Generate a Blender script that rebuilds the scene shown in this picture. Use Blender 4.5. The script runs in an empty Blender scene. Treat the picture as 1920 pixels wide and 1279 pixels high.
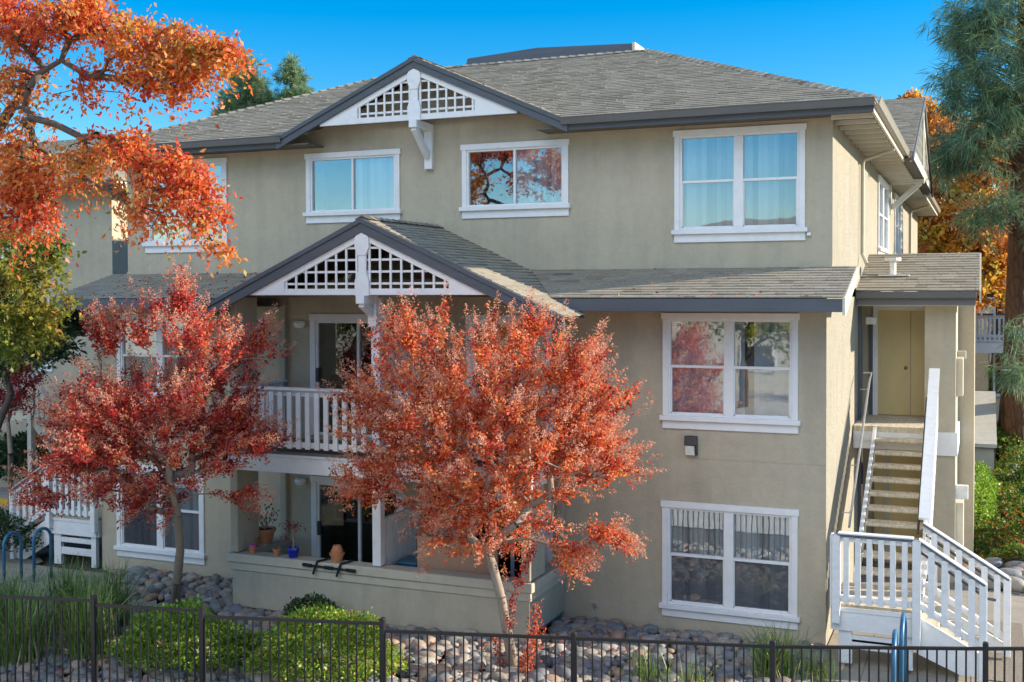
import bpy, math, random
import numpy as np
from mathutils import Vector
rad = math.radians
random.seed(7)
RNG = np.random.default_rng(11)
SC = bpy.context.scene
COL = SC.collection

# ------------------------------------------------------------------ camera frame
CY0, FPX = 590.0, 2122.31
def _n(v): v = np.array(v, float); return v / np.linalg.norm(v)
EX = -_n([-4160 - 960, 562 - CY0, FPX])
EY = _n([1840 - 960, 540 - CY0, FPX])
EZ = np.cross(EX, EY)
ROT = np.stack([EX, EY, EZ], 1)
CAM = np.array([0, 0, 5.3])
def at(u, v, Y):
    d = ROT.T @ np.array([u - 960, v - CY0, FPX])
    return CAM + (Y / d[1]) * d
def ppm(u, Y):                       # photo pixels per metre near that point
    d = ROT.T @ np.array([u - 960, 0, FPX])
    return FPX / (Y / d[1] * FPX)

# ------------------------------------------------------------------ materials
def new_mat(name):
    m = bpy.data.materials.new(name); m.use_nodes = True
    nt = m.node_tree; b = nt.nodes['Principled BSDF']
    return m, nt, b
def nd(nt, t, **k):
    n = nt.nodes.new(t)
    for a, v in k.items(): setattr(n, a, v)
    return n
def ramp(nt, stops, fac=None, interp='LINEAR'):
    r = nd(nt, 'ShaderNodeValToRGB'); cr = r.color_ramp; cr.interpolation = interp
    while len(cr.elements) > 1: cr.elements.remove(cr.elements[-1])
    cr.elements[0].position = stops[0][0]; cr.elements[0].color = (*stops[0][1], 1)
    for p, c in stops[1:]:
        e = cr.elements.new(p); e.color = (*c, 1)
    if fac is not None: nt.links.new(fac, r.inputs[0])
    return r
def noise(nt, scale, detail=4, rough=.6, coord=None, dist=0):
    n = nd(nt, 'ShaderNodeTexNoise'); n.inputs['Scale'].default_value = scale
    n.inputs['Detail'].default_value = detail; n.inputs['Roughness'].default_value = rough
    n.inputs['Distortion'].default_value = dist
    if coord is not None: nt.links.new(coord, n.inputs['Vector'])
    return n
def wcoord(nt, scale=(1, 1, 1)):
    g = nd(nt, 'ShaderNodeNewGeometry'); mp = nd(nt, 'ShaderNodeMapping')
    mp.inputs['Scale'].default_value = scale
    nt.links.new(g.outputs['Position'], mp.inputs['Vector']); return mp.outputs[0]
def bump(nt, b, h, strength, dist=.01):
    bp = nd(nt, 'ShaderNodeBump'); bp.inputs['Strength'].default_value = strength
    bp.inputs['Distance'].default_value = dist
    nt.links.new(h, bp.inputs['Height']); nt.links.new(bp.outputs[0], b.inputs['Normal']); return bp
def mixc(nt, f, a, c, typ='MIX'):
    m = nd(nt, 'ShaderNodeMix', data_type='RGBA', blend_type=typ)
    for k, v in ((0, f), (6, a), (7, c)):
        if hasattr(v, 'is_output') or isinstance(v, bpy.types.NodeSocket): nt.links.new(v, m.inputs[k])
        elif k == 0: m.inputs[0].default_value = v
        else: m.inputs[k].default_value = (*v, 1)
    return m.outputs[2]

def mat_painted(name, c, rough=.55, wear=.12, scale=6, bmp=.15, stain=(1, 1, 1)):
    m, nt, b = new_mat(name)
    w = wcoord(nt, stain)
    n = noise(nt, scale, 6, .65, w)
    c2 = tuple(x * (1 - wear) for x in c); c3 = tuple(min(1, x * (1 + wear * .5)) for x in c)
    r = ramp(nt, [(.3, c2), (.55, c), (.75, c3)], n.outputs[0])
    nt.links.new(r.outputs[0], b.inputs['Base Color'])
    b.inputs['Roughness'].default_value = rough
    if wear > .04:
        g = noise(nt, 1.7, 8, .75, w, 1.2); o = mixc(nt, ramp(nt, [(.56, (0, 0, 0)), (.70, (.30, .30, .30))], g.outputs[0]).outputs[0], r.outputs[0], tuple(x * .52 for x in c)); nt.links.new(o, b.inputs['Base Color'])
    n2 = noise(nt, 90, 3, .6, w)
    bump(nt, b, n2.outputs[0], bmp, .004)
    return m
def mat_stucco(name, c, coarse=1.0, flakes=0):
    m, nt, b = new_mat(name)
    w = wcoord(nt)
    big = noise(nt, .55, 5, .6, w, .4)
    mid = noise(nt, 7, 6, .7, w)
    w2 = wcoord(nt, (3, 3, .35)); drip = noise(nt, 1.3, 5, .6, w2)
    r = ramp(nt, [(.3, tuple(x * .84 for x in c)), (.5, c), (.72, tuple(min(1, x * 1.1) for x in c))], big.outputs[0])
    o = mixc(nt, .35, r.outputs[0], ramp(nt, [(.3, tuple(x * .78 for x in c)), (.7, tuple(x * 1.12 for x in c))], mid.outputs[0]).outputs[0])
    o = mixc(nt, .28, o, ramp(nt, [(.35, tuple(x * .68 for x in c)), (.6, c)], drip.outputs[0]).outputs[0])
    pn = noise(nt, 2.6, 7, .7, w, 1.5)
    o = mixc(nt, 1, o, ramp(nt, [(.35, (.955, .955, .965)), (.5, (1, 1, 1)), (.65, (1.035, 1.03, 1.015))], pn.outputs[0]).outputs[0], 'MULTIPLY')
    nt.links.new(o, b.inputs['Base Color']); b.inputs['Roughness'].default_value = .9
    s = noise(nt, 26, 8, .75, w); s2 = noise(nt, 8, 3, .5, w)
    ad = nd(nt, 'ShaderNodeMath', operation='ADD'); nt.links.new(s.outputs[0], ad.inputs[0]); nt.links.new(s2.outputs[0], ad.inputs[1])
    bump(nt, b, ad.outputs[0], min(1, .75 * coarse), .012 * coarse)
    return m
def mat_tint(name, stops, rough=.8, trans=0, bmp=0, bscale=40, spec=.3, mott=0, interp='LINEAR'):
    m, nt, b = new_mat(name)
    a = nd(nt, 'ShaderNodeAttribute', attribute_name='tint')
    r = ramp(nt, stops, a.outputs['Fac'], interp); o = r.outputs[0]
    if mott:
        n = noise(nt, bscale * .3, 5, .65, wcoord(nt))
        g = ramp(nt, [(.3, (1 - mott,) * 3), (.7, (1 + mott * .6,) * 3)], n.outputs[0])
        o = mixc(nt, 1, o, g.outputs[0], 'MULTIPLY')
    nt.links.new(o, b.inputs['Base Color']); b.inputs['Roughness'].default_value = rough
    b.inputs['Specular IOR Level'].default_value = spec
    if bmp:
        n = noise(nt, bscale, 5, .7, wcoord(nt)); bump(nt, b, n.outputs[0], bmp, .01)
    if trans:
        t = nd(nt, 'ShaderNodeBsdfTranslucent'); mx = nd(nt, 'ShaderNodeMixShader'); mx.inputs[0].default_value = trans
        nt.links.new(o, t.inputs['Color']); nt.links.new(b.outputs[0], mx.inputs[1]); nt.links.new(t.outputs[0], mx.inputs[2])
        nt.links.new(mx.outputs[0], nt.nodes['Material Output'].inputs['Surface'])
    return m
def mat_plain(name, c, rough=.5, metal=0, spec=.5):
    m, nt, b = new_mat(name)
    n = noise(nt, 14, 4, .6, wcoord(nt))
    r = ramp(nt, [(.3, tuple(x * .85 for x in c)), (.7, tuple(min(1, x * 1.1) for x in c))], n.outputs[0])
    nt.links.new(r.outputs[0], b.inputs['Base Color'])
    b.inputs['Roughness'].default_value = rough; b.inputs['Metallic'].default_value = metal
    b.inputs['Specular IOR Level'].default_value = spec; return m
def mat_glass(name, refl=.3, tint=(.75, .8, .82), wav=.02, rough=.015):
    m, nt, b = new_mat(name); nt.nodes.remove(b)
    g = nd(nt, 'ShaderNodeBsdfGlossy'); g.inputs['Roughness'].default_value = rough; g.inputs['Color'].default_value = (.95, .97, 1, 1)
    t = nd(nt, 'ShaderNodeBsdfTransparent'); t.inputs['Color'].default_value = (*tint, 1)
    lw = nd(nt, 'ShaderNodeFresnel'); lw.inputs['IOR'].default_value = 1.5
    ad = nd(nt, 'ShaderNodeMath', operation='ADD', use_clamp=True); ad.inputs[1].default_value = refl; nt.links.new(lw.outputs[0], ad.inputs[0])
    mx = nd(nt, 'ShaderNodeMixShader'); nt.links.new(ad.outputs[0], mx.inputs[0]); nt.links.new(t.outputs[0], mx.inputs[1]); nt.links.new(g.outputs[0], mx.inputs[2])
    nt.links.new(mx.outputs[0], nt.nodes['Material Output'].inputs['Surface'])
    n = noise(nt, 1.6, 2, .5, wcoord(nt)); bp = nd(nt, 'ShaderNodeBump'); bp.inputs['Strength'].default_value = wav; bp.inputs['Distance'].default_value = .1
    nt.links.new(n.outputs[0], bp.inputs['Height']); nt.links.new(bp.outputs[0], g.inputs['Normal'])
    return m

BEIGE = (.46, .405, .300)
M = {}
M['stucco'] = mat_stucco('stucco', BEIGE)
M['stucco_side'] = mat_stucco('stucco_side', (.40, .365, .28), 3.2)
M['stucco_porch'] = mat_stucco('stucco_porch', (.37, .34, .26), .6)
M['beige_trim'] = mat_painted('beige_trim', (.50, .45, .345), .7, .12, 5, .3)
M['beige_door'] = mat_painted('beige_door', (.58, .46, .22), .5, .08, 3, .05, (1, 1, .3))
M['white'] = mat_painted('white_paint', (.74, .74, .735), .5, .07, 5, .2)
M['white_wood'] = mat_painted('weathered_white_wood', (.72, .72, .71), .65, .10, 7, .35, (1, 1, 2))
M['cream'] = mat_painted('cream_paint', (.60, .56, .45), .6, .12, 4, .2)
M['fascia'] = mat_painted('charcoal_fascia', (.080, .090, .105), .6, .18, 3, .2, (.4, 1, 3))
M['gutter'] = mat_painted('gutter_paint', (.105, .105, .105), .4, .1, 3, .05)
M['side_gutter'] = mat_painted('side_gutter', (.26, .235, .19), .4, .1, 3, .05)
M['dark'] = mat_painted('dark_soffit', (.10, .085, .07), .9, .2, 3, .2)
M['soffit'] = mat_painted('shade_toned_soffit', (.13, .112, .085), .8, .15, 4, .2)  # soffit colour darkened to carry the deep shadow between the rafters
M['handrail'] = mat_plain('dark_handrail', (.06, .06, .065), .4, .3)
M['pipe'] = mat_plain('grey_pipe_rail', (.35, .35, .34), .35, .5)
M['steel'] = mat_plain('black_fence_metal', (.022, .022, .024), .38, .2)
M['blue'] = mat_plain('blue_rack_paint', (.04, .15, .26), .4, .1)
M['tread'] = mat_painted('weathered_tread', (.60, .51, .37), .85, .35, 9, .8, (3, .6, 1))
M['concrete'] = mat_painted('concrete', (.36, .34, .30), .9, .2, 3, .5)
M['glass'] = mat_glass('window_glass', .17, (.90, .94, .96), .012)
M['glass_door'] = mat_glass('door_glass', .10, (.5, .55, .58))
M['room'] = mat_plain('dark_room', (.05, .05, .055), .9)
M['screen'] = mat_plain('insect_screen', (.10, .11, .12), .9)
M['lamp_glass'] = mat_plain('frosted_lamp_glass', (.75, .74, .70), .3)
M['terracotta'] = mat_painted('terracotta', (.50, .20, .09), .85, .2, 12, .2)
M['cobalt'] = mat_plain('cobalt_glaze', (.01, .02, .30), .15)
M['soil'] = mat_plain('potting_soil', (.03, .02, .015), 1)
M['peach'] = mat_painted('peach_fabric', (.46, .28, .18), .9, .08, 3, .1)
M['foam'] = mat_plain('black_foam', (.012, .012, .014), .9)
M['pink'] = mat_plain('pink_paint', (.55, .06, .22), .6)
M['brass'] = mat_plain('brass', (.55, .40, .15), .3, .8)
M['bark_pale'] = mat_painted('crape_bark', (.30, .24, .185), .8, .3, 8, .8, (3, 3, .8))
M['bark'] = mat_painted('dark_bark', (.10, .075, .06), .95, .35, 10, 1, (2, 2, .7))
M['yellow'] = mat_plain('yellow_paint', (.55, .33, .02), .8)
M['dirt'] = mat_painted('mulch_dirt', (.10, .075, .05), 1, .4, 9, 1)
M['teal'] = mat_plain('teal_curtain', (.06, .13, .16), .8)

def mat_blinds():
    m, nt, b = new_mat('vertical_blinds')
    w = wcoord(nt)
    wv = nd(nt, 'ShaderNodeTexWave', wave_type='BANDS', bands_direction='X'); wv.inputs['Scale'].default_value = 3.4
    wv.inputs['Distortion'].default_value = .25; nt.links.new(w, wv.inputs['Vector'])
    r = ramp(nt, [(0, (.30, .31, .33)), (.25, (.56, .57, .57)), (1, (.66, .66, .65))], wv.outputs[0])
    nt.links.new(r.outputs[0], b.inputs['Base Color']); b.inputs['Roughness'].default_value = .7
    bump(nt, b, wv.outputs[0], .5, .03); return m
M['blinds'] = mat_blinds()
def mat_pine_bark():
    m, nt, b = new_mat('pine_bark')
    w = wcoord(nt, (1, 1, .22))
    v = nd(nt, 'ShaderNodeTexVoronoi', feature='DISTANCE_TO_EDGE'); v.inputs['Scale'].default_value = 8; nt.links.new(w, v.inputs['Vector'])
    n = noise(nt, 5, 6, .7, w)
    r = ramp(nt, [(0, (.035, .018, .012)), (.12, (.16, .075, .04)), (.5, (.26, .13, .075))], v.outputs[0])
    o = mixc(nt, .5, r.outputs[0], ramp(nt, [(.3, (.08, .04, .025)), (.7, (.30, .16, .09))], n.outputs[0]).outputs[0])
    nt.links.new(o, b.inputs['Base Color']); b.inputs['Roughness'].default_value = 1
    bump(nt, b, v.outputs[0], 1, .06); return m
M['pine_bark'] = mat_pine_bark()
M['shingle'] = mat_tint('asphalt_shingle', [(0, (.16, .138, .105)), (.35, (.28, .245, .188)), (.7, (.345, .305, .24)), (1, (.42, .375, .30))], .95, 0, .5, 120, .2, .22)
M['river_rock'] = mat_tint('river_rock', [(0, (.10, .105, .11)), (.2, (.19, .20, .21)), (.38, (.28, .245, .20)), (.55, (.15, .165, .19)), (.7, (.34, .22, .14)), (.82, (.34, .31, .26)), (.93, (.25, .21, .17)), (1, (.46, .42, .36))], .75, 0, .25, 30, .4, .25)
M['gravel'] = mat_painted('pea_gravel', (.24, .20, .15), .95, .5, 30, 1)
M['leaf_red'] = mat_tint('crape_leaf_right', [(0, (.10, .014, .014)), (.25, (.46, .04, .028)), (.5, (.76, .14, .05)), (.78, (.86, .32, .10)), (1, (.70, .46, .16))], .5, .5, spec=.5)
M['leaf_crimson'] = mat_tint('crape_leaf_left', [(0, (.10, .012, .022)), (.3, (.42, .03, .042)), (.58, (.72, .10, .065)), (.82, (.82, .27, .11)), (1, (.66, .40, .14))], .5, .5, spec=.5)
M['seed'] = mat_tint('seed_heads', [(0, (.50, .19, .12)), (1, (.82, .46, .31))], .9, .35)
M['leaf_pear'] = mat_tint('pear_leaf', [(0, (.28, .02, .02)), (.2, (.62, .06, .035)), (.45, (.76, .18, .045)), (.68, (.78, .36, .08)), (.84, (.42, .36, .06)), (1, (.10, .17, .03))], .45, .5, spec=.5)
M['leaf_olive'] = mat_tint('yellow_green_leaf', [(0, (.06, .12, .02)), (.4, (.16, .22, .03)), (.75, (.36, .34, .05)), (.9, (.55, .26, .04)), (1, (.55, .10, .03))], .45, .5, spec=.5)
M['leaf_dark'] = mat_tint('evergreen_leaf', [(0, (.015, .035, .015)), (.6, (.035, .07, .025)), (1, (.07, .12, .04))], .4, .25, spec=.5)
M['leaf_bush'] = mat_tint('bush_leaf', [(0, (.07, .17, .02)), (.5, (.24, .40, .035)), (.85, (.42, .54, .07)), (1, (.60, .38, .10))], .4, .4, spec=.5)
M['blade'] = mat_tint('strap_blade', [(0, (.06, .13, .03)), (.5, (.15, .26, .05)), (.85, (.30, .38, .09)), (1, (.55, .45, .25))], .45, .35, spec=.5)
M['leaf_bed'] = mat_tint('flower_bed_leaf', [(0, (.03, .09, .02)), (.5, (.09, .17, .02)), (.85, (.26, .26, .03)), (.93, (.40, .18, .03)), (1, (.55, .03, .03))], .5, .4)
M['needle'] = mat_tint('pine_needle', [(0, (.07, .14, .10)), (.5, (.15, .25, .14)), (1, (.36, .44, .18))], .5, .35)
M['leaf_oak'] = mat_tint('oak_leaf', [(0, (.34, .08, .05)), (.3, (.62, .16, .05)), (.55, (.76, .34, .05)), (.8, (.70, .50, .07)), (1, (.32, .34, .05))], .5, .45)
M['bloom'] = mat_plain('red_bloom', (.60, .02, .03), .6)

# ------------------------------------------------------------------ mesh helpers
class MB:
    def __init__(s): s.v = []; s.f = []; s.t = []
    def add(s, vs, fs, t=0.0):
        o = len(s.v); s.v += [tuple(map(float, p)) for p in vs]
        for f in fs: s.f.append(tuple(i + o for i in f)); s.t.append(t)
        return s
    def box(s, a, b, t=0.0):
        x0, x1 = sorted((a[0], b[0])); y0, y1 = sorted((a[1], b[1])); z0, z1 = sorted((a[2], b[2]))
        return s.add([(x0, y0, z0), (x1, y0, z0), (x1, y1, z0), (x0, y1, z0), (x0, y0, z1), (x1, y0, z1), (x1, y1, z1), (x0, y1, z1)],
              [(0, 3, 2, 1), (4, 5, 6, 7), (0, 1, 5, 4), (1, 2, 6, 5), (2, 3, 7, 6), (3, 0, 4, 7)], t)
    def prism(s, poly, axis, a, b):
        # poly in the two other axes; extruded along axis from a to b
        def mk(p, q):
            if axis == 'y': return (p[0], q, p[1])
            if axis == 'x': return (q, p[0], p[1])
            return (p[0], p[1], q)
        n = len(poly); vs = [mk(p, a) for p in poly] + [mk(p, b) for p in poly]
        fs = [tuple(range(n)), tuple(range(2 * n - 1, n - 1, -1))] + [(i, i + n, (i + 1) % n + n, (i + 1) % n) for i in range(n)]
        return s.add(vs, fs)
    def bar(s, p, q, w, h, up=(0, 0, 1)):
        p = Vector(p); q = Vector(q); d = (q - p).normalized(); u = Vector(up)
        sd = d.cross(u)
        if sd.length < 1e-5: sd = d.cross(Vector((1, 0, 0)))
        sd.normalize(); u = sd.cross(d).normalized(); a = sd * w / 2; c = u * h / 2
        vs = [p - a - c, p + a - c, p + a + c, p - a + c, q - a - c, q + a - c, q + a + c, q - a + c]
        return s.add(vs, [(0, 1, 2, 3), (7, 6, 5, 4), (0, 4, 5, 1), (1, 5, 6, 2), (2, 6, 7, 3), (3, 7, 4, 0)])
    def tube(s, pts, rs, n=8, cap=True):
        pts = [Vector(p) for p in pts]
        if not isinstance(rs, (list, tuple)): rs = [rs] * len(pts)
        o = len(s.v); ref = None
        for i, p in enumerate(pts):
            d = (pts[min(i + 1, len(pts) - 1)] - pts[max(i - 1, 0)]).normalized()
            if ref is None: ref = d.cross(Vector((0, 0, 1))) if abs(d.z) < .9 else d.cross(Vector((1, 0, 0)))
            a = (ref - d * ref.dot(d)).normalized(); b = d.cross(a); ref = a
            for k in range(n):
                an = 2 * math.pi * k / n; s.v.append(tuple(p + (a * math.cos(an) + b * math.sin(an)) * rs[i]))
        for i in range(len(pts) - 1):
            for k in range(n):
                k2 = (k + 1) % n; s.f.append((o + i * n + k, o + i * n + k2, o + (i + 1) * n + k2, o + (i + 1) * n + k)); s.t.append(0)
        if cap:
            s.f.append(tuple(o + k for k in range(n - 1, -1, -1))); s.t.append(0)
            e = o + (len(pts) - 1) * n; s.f.append(tuple(e + k for k in range(n))); s.t.append(0)
        return s
    def lathe(s, c, prof, n=16):
        o = len(s.v)
        for r, z in prof:
            for k in range(n):
                a = 2 * math.pi * k / n; s.v.append((c[0] + r * math.cos(a), c[1] + r * math.sin(a), c[2] + z))
        for i in range(len(prof) - 1):
            for k in range(n):
                k2 = (k + 1) % n; s.f.append((o + i * n + k, o + i * n + k2, o + (i + 1) * n + k2, o + (i + 1) * n + k)); s.t.append(0)
        return s
    def build(s, name, m, parent=None, smooth=False, bevel=0):
        me = bpy.data.meshes.new(name); me.from_pydata(s.v, [], s.f); me.update()
        a = me.attributes.new('tint', 'FLOAT', 'FACE'); a.data.foreach_set('value', np.array(s.t, dtype=np.float32))
        me.materials.append(m)
        if smooth: me.polygons.foreach_set('use_smooth', [True] * len(me.polygons))
        o = bpy.data.objects.new(name, me); COL.objects.link(o)
        if parent is not None: o.parent = parent; o.location = -Vector(gloc(parent))
        if bevel:
            bv = o.modifiers.new('bevel', 'BEVEL'); bv.width = bevel; bv.segments = 1; bv.limit_method = 'ANGLE'
        return o
GL = {}
def gloc(o):
    return GL.get(o.name, (0, 0, 0))
def tag(o, label=None, cat=None, group=None, kind=None):
    if label: o['label'] = label
    if cat: o['category'] = cat
    if group: o['group'] = group
    if kind: o['kind'] = kind
    return o
def thing(name, label, cat, loc=(0, 0, 0), group=None):
    o = bpy.data.objects.new(name, None); COL.objects.link(o); o.location = loc
    o.empty_display_size = .2; GL[o.name] = tuple(loc)
    return tag(o, label, cat, group)
def quads(name, V, F, tint, m, parent=None, smooth=False):
    me = bpy.data.meshes.new(name); nv = len(V); nf = len(F); k = F.shape[1]
    me.vertices.add(nv); me.vertices.foreach_set('co', V.astype(np.float32).ravel())
    me.loops.add(nf * k); me.loops.foreach_set('vertex_index', F.astype(np.int32).ravel())
    me.polygons.add(nf); me.polygons.foreach_set('loop_start', np.arange(0, nf * k, k, dtype=np.int32))
    me.update(calc_edges=True)
    a = me.attributes.new('tint', 'FLOAT', 'FACE'); a.data.foreach_set('value', tint.astype(np.float32))
    if smooth: me.polygons.foreach_set('use_smooth', np.ones(nf, dtype=bool))
    me.materials.append(m); me.validate()
    o = bpy.data.objects.new(name, me); COL.objects.link(o)
    if parent is not None: o.parent = parent; o.location = -Vector(gloc(parent))
    return o
def unit(a): return a / (np.linalg.norm(a, axis=-1, keepdims=True) + 1e-9)
def leaves(P, D, L, W, tint, name, m, parent, fold=.25):
    n = len(P); D = unit(D); R = unit(np.cross(D, RNG.normal(size=(n, 3)))); N = np.cross(D, R)
    L = L[:, None]; W = W[:, None]
    V = np.stack([P, P + D * L * .45 + R * W * .5 + N * W * fold, P + D * L, P + D * L * .45 - R * W * .5 + N * W * fold], 1).reshape(-1, 3)
    F = np.arange(n * 4).reshape(n, 4)
    return quads(name, V, F, tint, m, parent)
def inside(ells, n):
    # sample points in a union of ellipsoids, biased to the shell; ells: (centre, radii, weight)
    w = np.array([e[2] for e in ells], float); w /= w.sum(); idx = RNG.choice(len(ells), n, p=w)
    C = np.array([e[0] for e in ells])[idx]; R = np.array([e[1] for e in ells])[idx]
    d = unit(RNG.normal(size=(n, 3))); r = RNG.random(n) ** .45
    return C + d * r[:, None] * R
def grow(trunk, tips, r_tip=.006, p=.46, rmax=.1, jit=.06, sag=0):
    """Branch skeleton: joins every tip to the nearest cheap node of the tree. Returns nodes, parents, radii, tip indices."""
    nodes = [np.array(t, float) for t in trunk]; par = [-1] + list(range(len(trunk) - 1)); path = [0.0]
    for i in range(1, len(trunk)): path.append(path[-1] + np.linalg.norm(nodes[i] - nodes[i - 1]))
    top = nodes[-1]; order = np.argsort(np.linalg.norm(tips - top, axis=1)); out = []
    first = max(0, len(trunk) - 2); arr = np.array(nodes)
    for k in order:
        t = tips[k]; A = np.array(nodes[first:]); pl = np.array(path[first:])
        d = np.linalg.norm(A - t, axis=1); below = np.maximum(0, A[:, 2] - t[2])
        j = int(np.argmin(d + .25 * pl + .7 * below)) + first
        a = nodes[j]; ns = max(1, int(np.linalg.norm(t - a) / .28)); prev = j
        for s in range(1, ns + 1):
            f = s / ns; q = a + (t - a) * f
            if s < ns: q = q + RNG.normal(size=3) * jit * np.linalg.norm(t - a) * .5 + np.array([0, 0, .10 * math.sin(math.pi * f) * np.linalg.norm(t - a)]) * (1 - sag)
            nodes.append(q); par.append(prev); path.append(path[prev] + np.linalg.norm(q - nodes[prev])); prev = len(nodes) - 1
        out.append(prev)
    cnt = np.zeros(len(nodes))
    for t in out: cnt[t] += 1
    for i in range(len(nodes) - 1, 0, -1): cnt[par[i]] += cnt[i]
    rr = np.minimum(rmax, r_tip * np.maximum(cnt, 1) ** p)
    return nodes, par, rr, out
def limbs(nodes, par, rr, name, m, parent, ntrunk=0, base=None):
    mb = MB()
    for i in range(len(nodes)):
        j = par[i]
        if j < 0: continue
        r0, r1 = rr[j], rr[i]
        if i >= ntrunk: r0 = min(r0, r1 * 1.25)
        mb.tube([nodes[j], nodes[i]], [float(r0), float(r1)], 5 if r0 < .03 else 9, cap=False)
    return mb.build(name, m, parent, smooth=True)
def foliage(nodes, par, out, shoots, nleaf, sl, L, W, droop, spread, centre, up=.25):
    """leafy shoots at branch tips; returns leaf points, directions and shoot ends"""
    tips = np.array([nodes[i] for i in out]); pr = np.array([nodes[par[i]] for i in out])
    D = unit(unit(tips - pr) * .6 + unit(tips - np.array(centre)) * .8)
    D = np.repeat(D, shoots, 0); T = np.repeat(tips, shoots, 0)
    n = len(T); D = unit(D + RNG.normal(size=(n, 3)) * spread + np.array([0, 0, up])); SL = sl * (.5 + RNG.random(n))
    T = T - D * SL[:, None] * .35
    k = nleaf; f = RNG.random((n, k)); P = T[:, None] + D[:, None] * (f * SL[:, None])[..., None] + RNG.normal(size=(n, k, 3)) * L * .45
    P[..., 2] -= droop * (f ** 2) * SL[:, None]
    LD = unit(D[:, None] * .7 + RNG.normal(size=(n, k, 3)) * .9 + np.array([0, 0, -droop]))
    return P.reshape(-1, 3), LD.reshape(-1, 3), T + D * SL[:, None] * .95, np.repeat(RNG.random(n), k)

# ------------------------------------------------------------------ roof courses
def clip(poly, n, d):
    out = []
    for i in range(len(poly)):
        a = poly[i]; b = poly[(i + 1) % len(poly)]
        da = a[0] * n[0] + a[1] * n[1] - d; db = b[0] * n[0] + b[1] * n[1] - d
        if da <= 0: out.append(a)
        if (da < 0 < db) or (db < 0 < da):
            t = da / (da - db); out.append((a[0] + (b[0] - a[0]) * t, a[1] + (b[1] - a[1]) * t))
    return out
def shingles(mb, poly, up, course=.125, lip=.011):
    """poly: 3D convex planar points; up: 3D unit vector pointing up the slope. Lays courses of tabs with real lips."""
    P = [Vector(p) for p in poly]; up = Vector(up).normalized()
    nrm = Vector((0, 0, 0))
    for i in range(1, len(P) - 1): nrm += (P[i] - P[0]).cross(P[i + 1] - P[0])
    nrm.normalize()
    if nrm.z < 0: nrm = -nrm
    al = up.cross(nrm).normalized(); o = P[0]
    q = [((p - o).dot(al), (p - o).dot(up)) for p in P]
    u0 = min(a for a, b in q); u1 = max(a for a, b in q); v0 = min(b for a, b in q); v1 = max(b for a, b in q)
    v = v0; row = 0
    while v < v1 - 1e-4:
        r = clip(clip(q, (0, -1), -v), (0, 1), min(v + course, v1))
        if len(r) >= 3:
            ru0 = min(a for a, b in r); ru1 = max(a for a, b in r)
            u = ru0 - random.random() * .3
            while u < ru1:
                w = random.choice((.16, .2, .3, .34, .42)); c = clip(clip(r, (-1, 0), -u), (1, 0), u + w - .004); u += w
                if len(c) < 3: continue
                area = 0
                for i in range(len(c)): area += c[i][0] * c[(i + 1) % len(c)][1] - c[(i + 1) % len(c)][0] * c[i][1]
                if abs(area) < 1e-5: continue
                th = lip * random.choice((.8, 1, 1.5)); tt = min(1, max(0, random.gauss(.5, .11)))
                top = [o + al * a + up * b + nrm * (.004 + th * (1 - (b - v) / course) + .003) for a, b in c]
                bot = [o + al * a + up * b for a, b in c]; n = len(c)
                mb.add(top + bot, [tuple(range(n))] + [(i, i + n, (i + 1) % n + n, (i + 1) % n) for i in range(n)], tt)
        v += course; row += 1
    mb.add([p - nrm * .004 for p in P], [tuple(range(len(P)))], .1)

# ------------------------------------------------------------------ walls and windows (front walls face -Y, side walls face +X)
def wall_sheet(mb, ax, pos, a0, a1, z0, z1, holes, depth=.12):
    """ax 'y': sheet in X/Z at Y=pos facing -Y, reveals go to +Y.  ax 'x': sheet in Y/Z at X=pos facing +X, reveals go to -X."""
    us = sorted({a0, a1, *[h[0] for h in holes], *[h[1] for h in holes]}); zs = sorted({z0, z1, *[h[2] for h in holes], *[h[3] for h in holes]})
    def pt(a, z, d=0): return (a, pos + d, z) if ax == 'y' else (pos - d, a, z)
    for i in range(len(us) - 1):
        for j in range(len(zs) - 1):
            cu = (us[i] + us[i + 1]) / 2; cz = (zs[j] + zs[j + 1]) / 2
            if any(h[0] < cu < h[1] and h[2] < cz < h[3] for h in holes): continue
            mb.add([pt(us[i], zs[j]), pt(us[i + 1], zs[j]), pt(us[i + 1], zs[j + 1]), pt(us[i], zs[j + 1])], [(0, 1, 2, 3)])
    for h in holes:
        c = [(h[0], h[2]), (h[1], h[2]), (h[1], h[3]), (h[0], h[3])]
        for i in range(4):
            a, b = c[i], c[(i + 1) % 4]
            mb.add([pt(*a), pt(*b), pt(*b, depth), pt(*a, depth)], [(3, 2, 1, 0)])
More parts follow.
